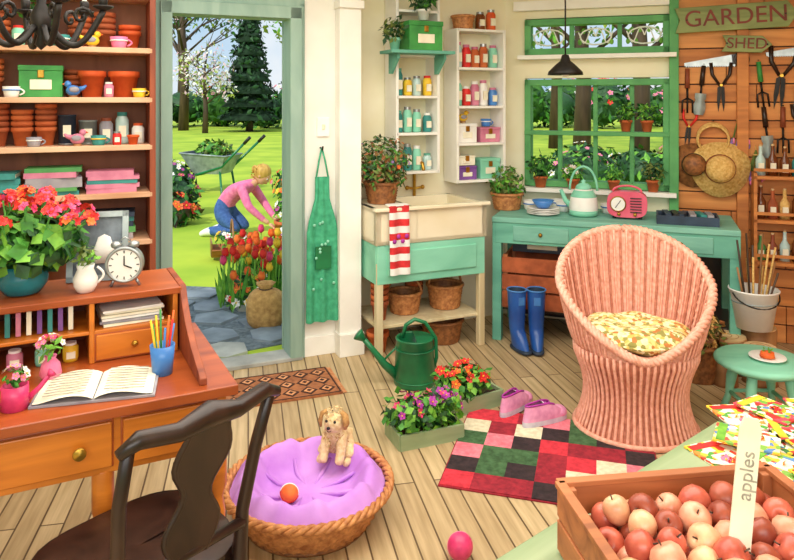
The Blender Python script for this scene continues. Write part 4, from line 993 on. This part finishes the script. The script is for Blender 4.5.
for s_ in (-1,1):
    b.T=TR((.565,s_*.12,.195),(0,rad(35),rad(-s_*8)))
    b.ball((.04,0,0),(.045,.038,.016),'skin',p=.8,seg=14,rings=8)
    for k,(yo,ln) in enumerate(((-.028,.055),(-.010,.068),(.009,.072),(.027,.062))):
        yo*=-s_; b.tube([(.065,yo,0),(.075+ln*.4,yo*1.15,-.004),(.075+ln*.75,yo*1.15,-.02),(.075+ln*.85,yo*1.1,-.04)],[.010,.009,.008,.0065],'skin',8)
    b.tube([(.02,-s_*.03,0),(.045,-s_*.058,-.008),(.07,-s_*.062,-.02)],[.012,.010,.007],'skin',8)
b.T=Matrix()
b.obj('kneeling_woman',loc=(-2.02,8.5,-.055),rz=rad(-14))
b=B(); b.lathe([(.14,0),(.19,.2),(.2,.2),(.2,.24),(.17,.24),(.16,.2),(0,.19)],'terra',seg=24); b.leaves((0,0,.33),(.2,.2,.13),200,.09,['leaf','leaf2']); b.flowers((0,0,.34),(.2,.2,.14),40,.04,['pink','white','magenta']); b.obj('flower_pot',loc=(-1.25,8.25,-.055))
def shrub(name,x,y,r,h,ms,fl,n=260,nf=60,ls=.16,fs=.06):
    b=B(); b.ball((0,0,h*.5),(r*.75,r*.75,h*.42),ms[0],seg=14,rings=8); b.leaves((0,0,h*.5),(r,r,h*.5),n,ls,ms,shell=.7)
    if fl: b.flowers((0,0,h*.5),(r,r,h*.52),nf,fs,fl)
    b.obj(name,loc=(x,y,-.06))
shrub('flowering_shrub',-3.2,10.0,.36,.6,['leafdk','leafdk','leaf'],['red','white','hotpink'],nf=26)
shrub('flowering_shrub',-2.95,9.3,.3,.4,['leafdk','bark','leaf'],['red','orange'],200,20)
# flower border along the right of the lawn, behind the woman
for x,y,r,h,fl in ((-1.35,9.6,.3,.4,['pink','white']),(-1.55,10.8,.35,.5,['yellow','orange']),(-1.75,12.0,.4,.5,['red','pink']),(-1.0,7.0,.24,.3,['yellow','red']),(-1.12,7.7,.22,.28,['white','magenta']),(-4.0,12.4,.45,.6,['magenta','white'])):
    shrub('flowering_shrub',x,y,r,h,['leafdk','leaf','leaf2'],fl,220,34,.11,.045)
for i in range(46):
    x=-30+i*1.4+R.uniform(-.5,.5); y=43+R.uniform(-3,3); fl=R.choice([None,['pink','white'],['yellow'],None,None,['red','pink']])
    shrub('garden_bush',x,y,R.uniform(1.2,1.9),R.uniform(1.9,3.1),[R.choice(['hedge','leafdk','leafdk']),'leaf','hedge','leafdk'],fl,170,26,.5,.18)
def tree(name,x,y,h,cr,ms,n=700,ls=.5,tr=.22,cz=None):
    b=B(); cz=cz or h-cr*.8
    b.tube([(0,0,-.1),(.05*h*.2,0,h*.3),(-.03*h*.2,0,h*.6),(0,0,h*.92)],[tr*1.3,tr,tr*.7,tr*.2],'bark',10)
    for k in range(11):
        a=k*2.4; z=h*(.35+.05*k); q=cr*R.uniform(.6,.95); p=(q*cos(a),q*sin(a),z+q*.7)
        b.tube([(0,0,z),(p[0]*.5,p[1]*.5,z+q*.45),p],[tr*.45,tr*.25,tr*.08],'bark',6)
        if n: b.leaves(p,(cr*.5,cr*.5,cr*.4),n//14,ls,ms,shell=.1)
        for j in range(3):
            e=(p[0]+R.uniform(-.4,.4)*cr,p[1]+R.uniform(-.4,.4)*cr,p[2]+R.uniform(.1,.5)*cr); b.tube([(p[0]*.5,p[1]*.5,z+q*.45),e],[tr*.15,tr*.04],'bark',5)
    if n: b.leaves((0,0,cz),(cr,cr,cr*.8),n//3,ls,ms,shell=.4)
    b.obj(name,loc=(x,y,-.05))
tree('blossom_tree',-9.6,35,3.9,1.3,['blossom','white','canopy'],700,.22,.12)
tree('bare_tree',-11.6,38,9.5,3.0,['canopy','herb','blossom'],260,.28)
tree('leafy_tree',-5.2,44,12,4.2,['canopy','leaf2'],900,.5)
tree('leafy_tree',-15.5,50,13,4.5,['leaf','leafdk','herb'],900,.5)
b=B(); b.tube([(0,0,-.1),(0,0,1.2)],.2,'bark')
for k in range(9):
    z=.6+k*.68; r=1.6*(1-k/10.5)
    b.lathe([(r,0),(r*.55,.55),(.1,1.1)],'conifer',(0,0,z),seg=18,fn=lambda a,z_:1+.12*sin(7*a+k)); b.leaves((0,0,z+.3),(r,r,.5),170,.4,['conifer','leafdk'],shell=.7)
b.obj('conifer_tree',loc=(-7.8,37,-.05))
for x,y,h in ((4.2,16,7),(6.9,20,8),(5.4,24,9),(9.6,22,8),(8.4,17,7),(12.5,28,10),(3.2,26,9),(5.0,14.5,7),(6.0,13.5,7)):
    tree('leafy_tree',x,y,h,2.4,['canopy','leaf2','leaf','herb'],460,.28,.17)
for x,y in ((3.0,11.5),(4.4,12.5),(5.6,12),(7,13),(3.8,14),(6.3,15)): shrub('garden_bush',x,y,.7,.8,['leafdk','leafdk','leaf2'],['white','pink'],260,14,.2,.06)
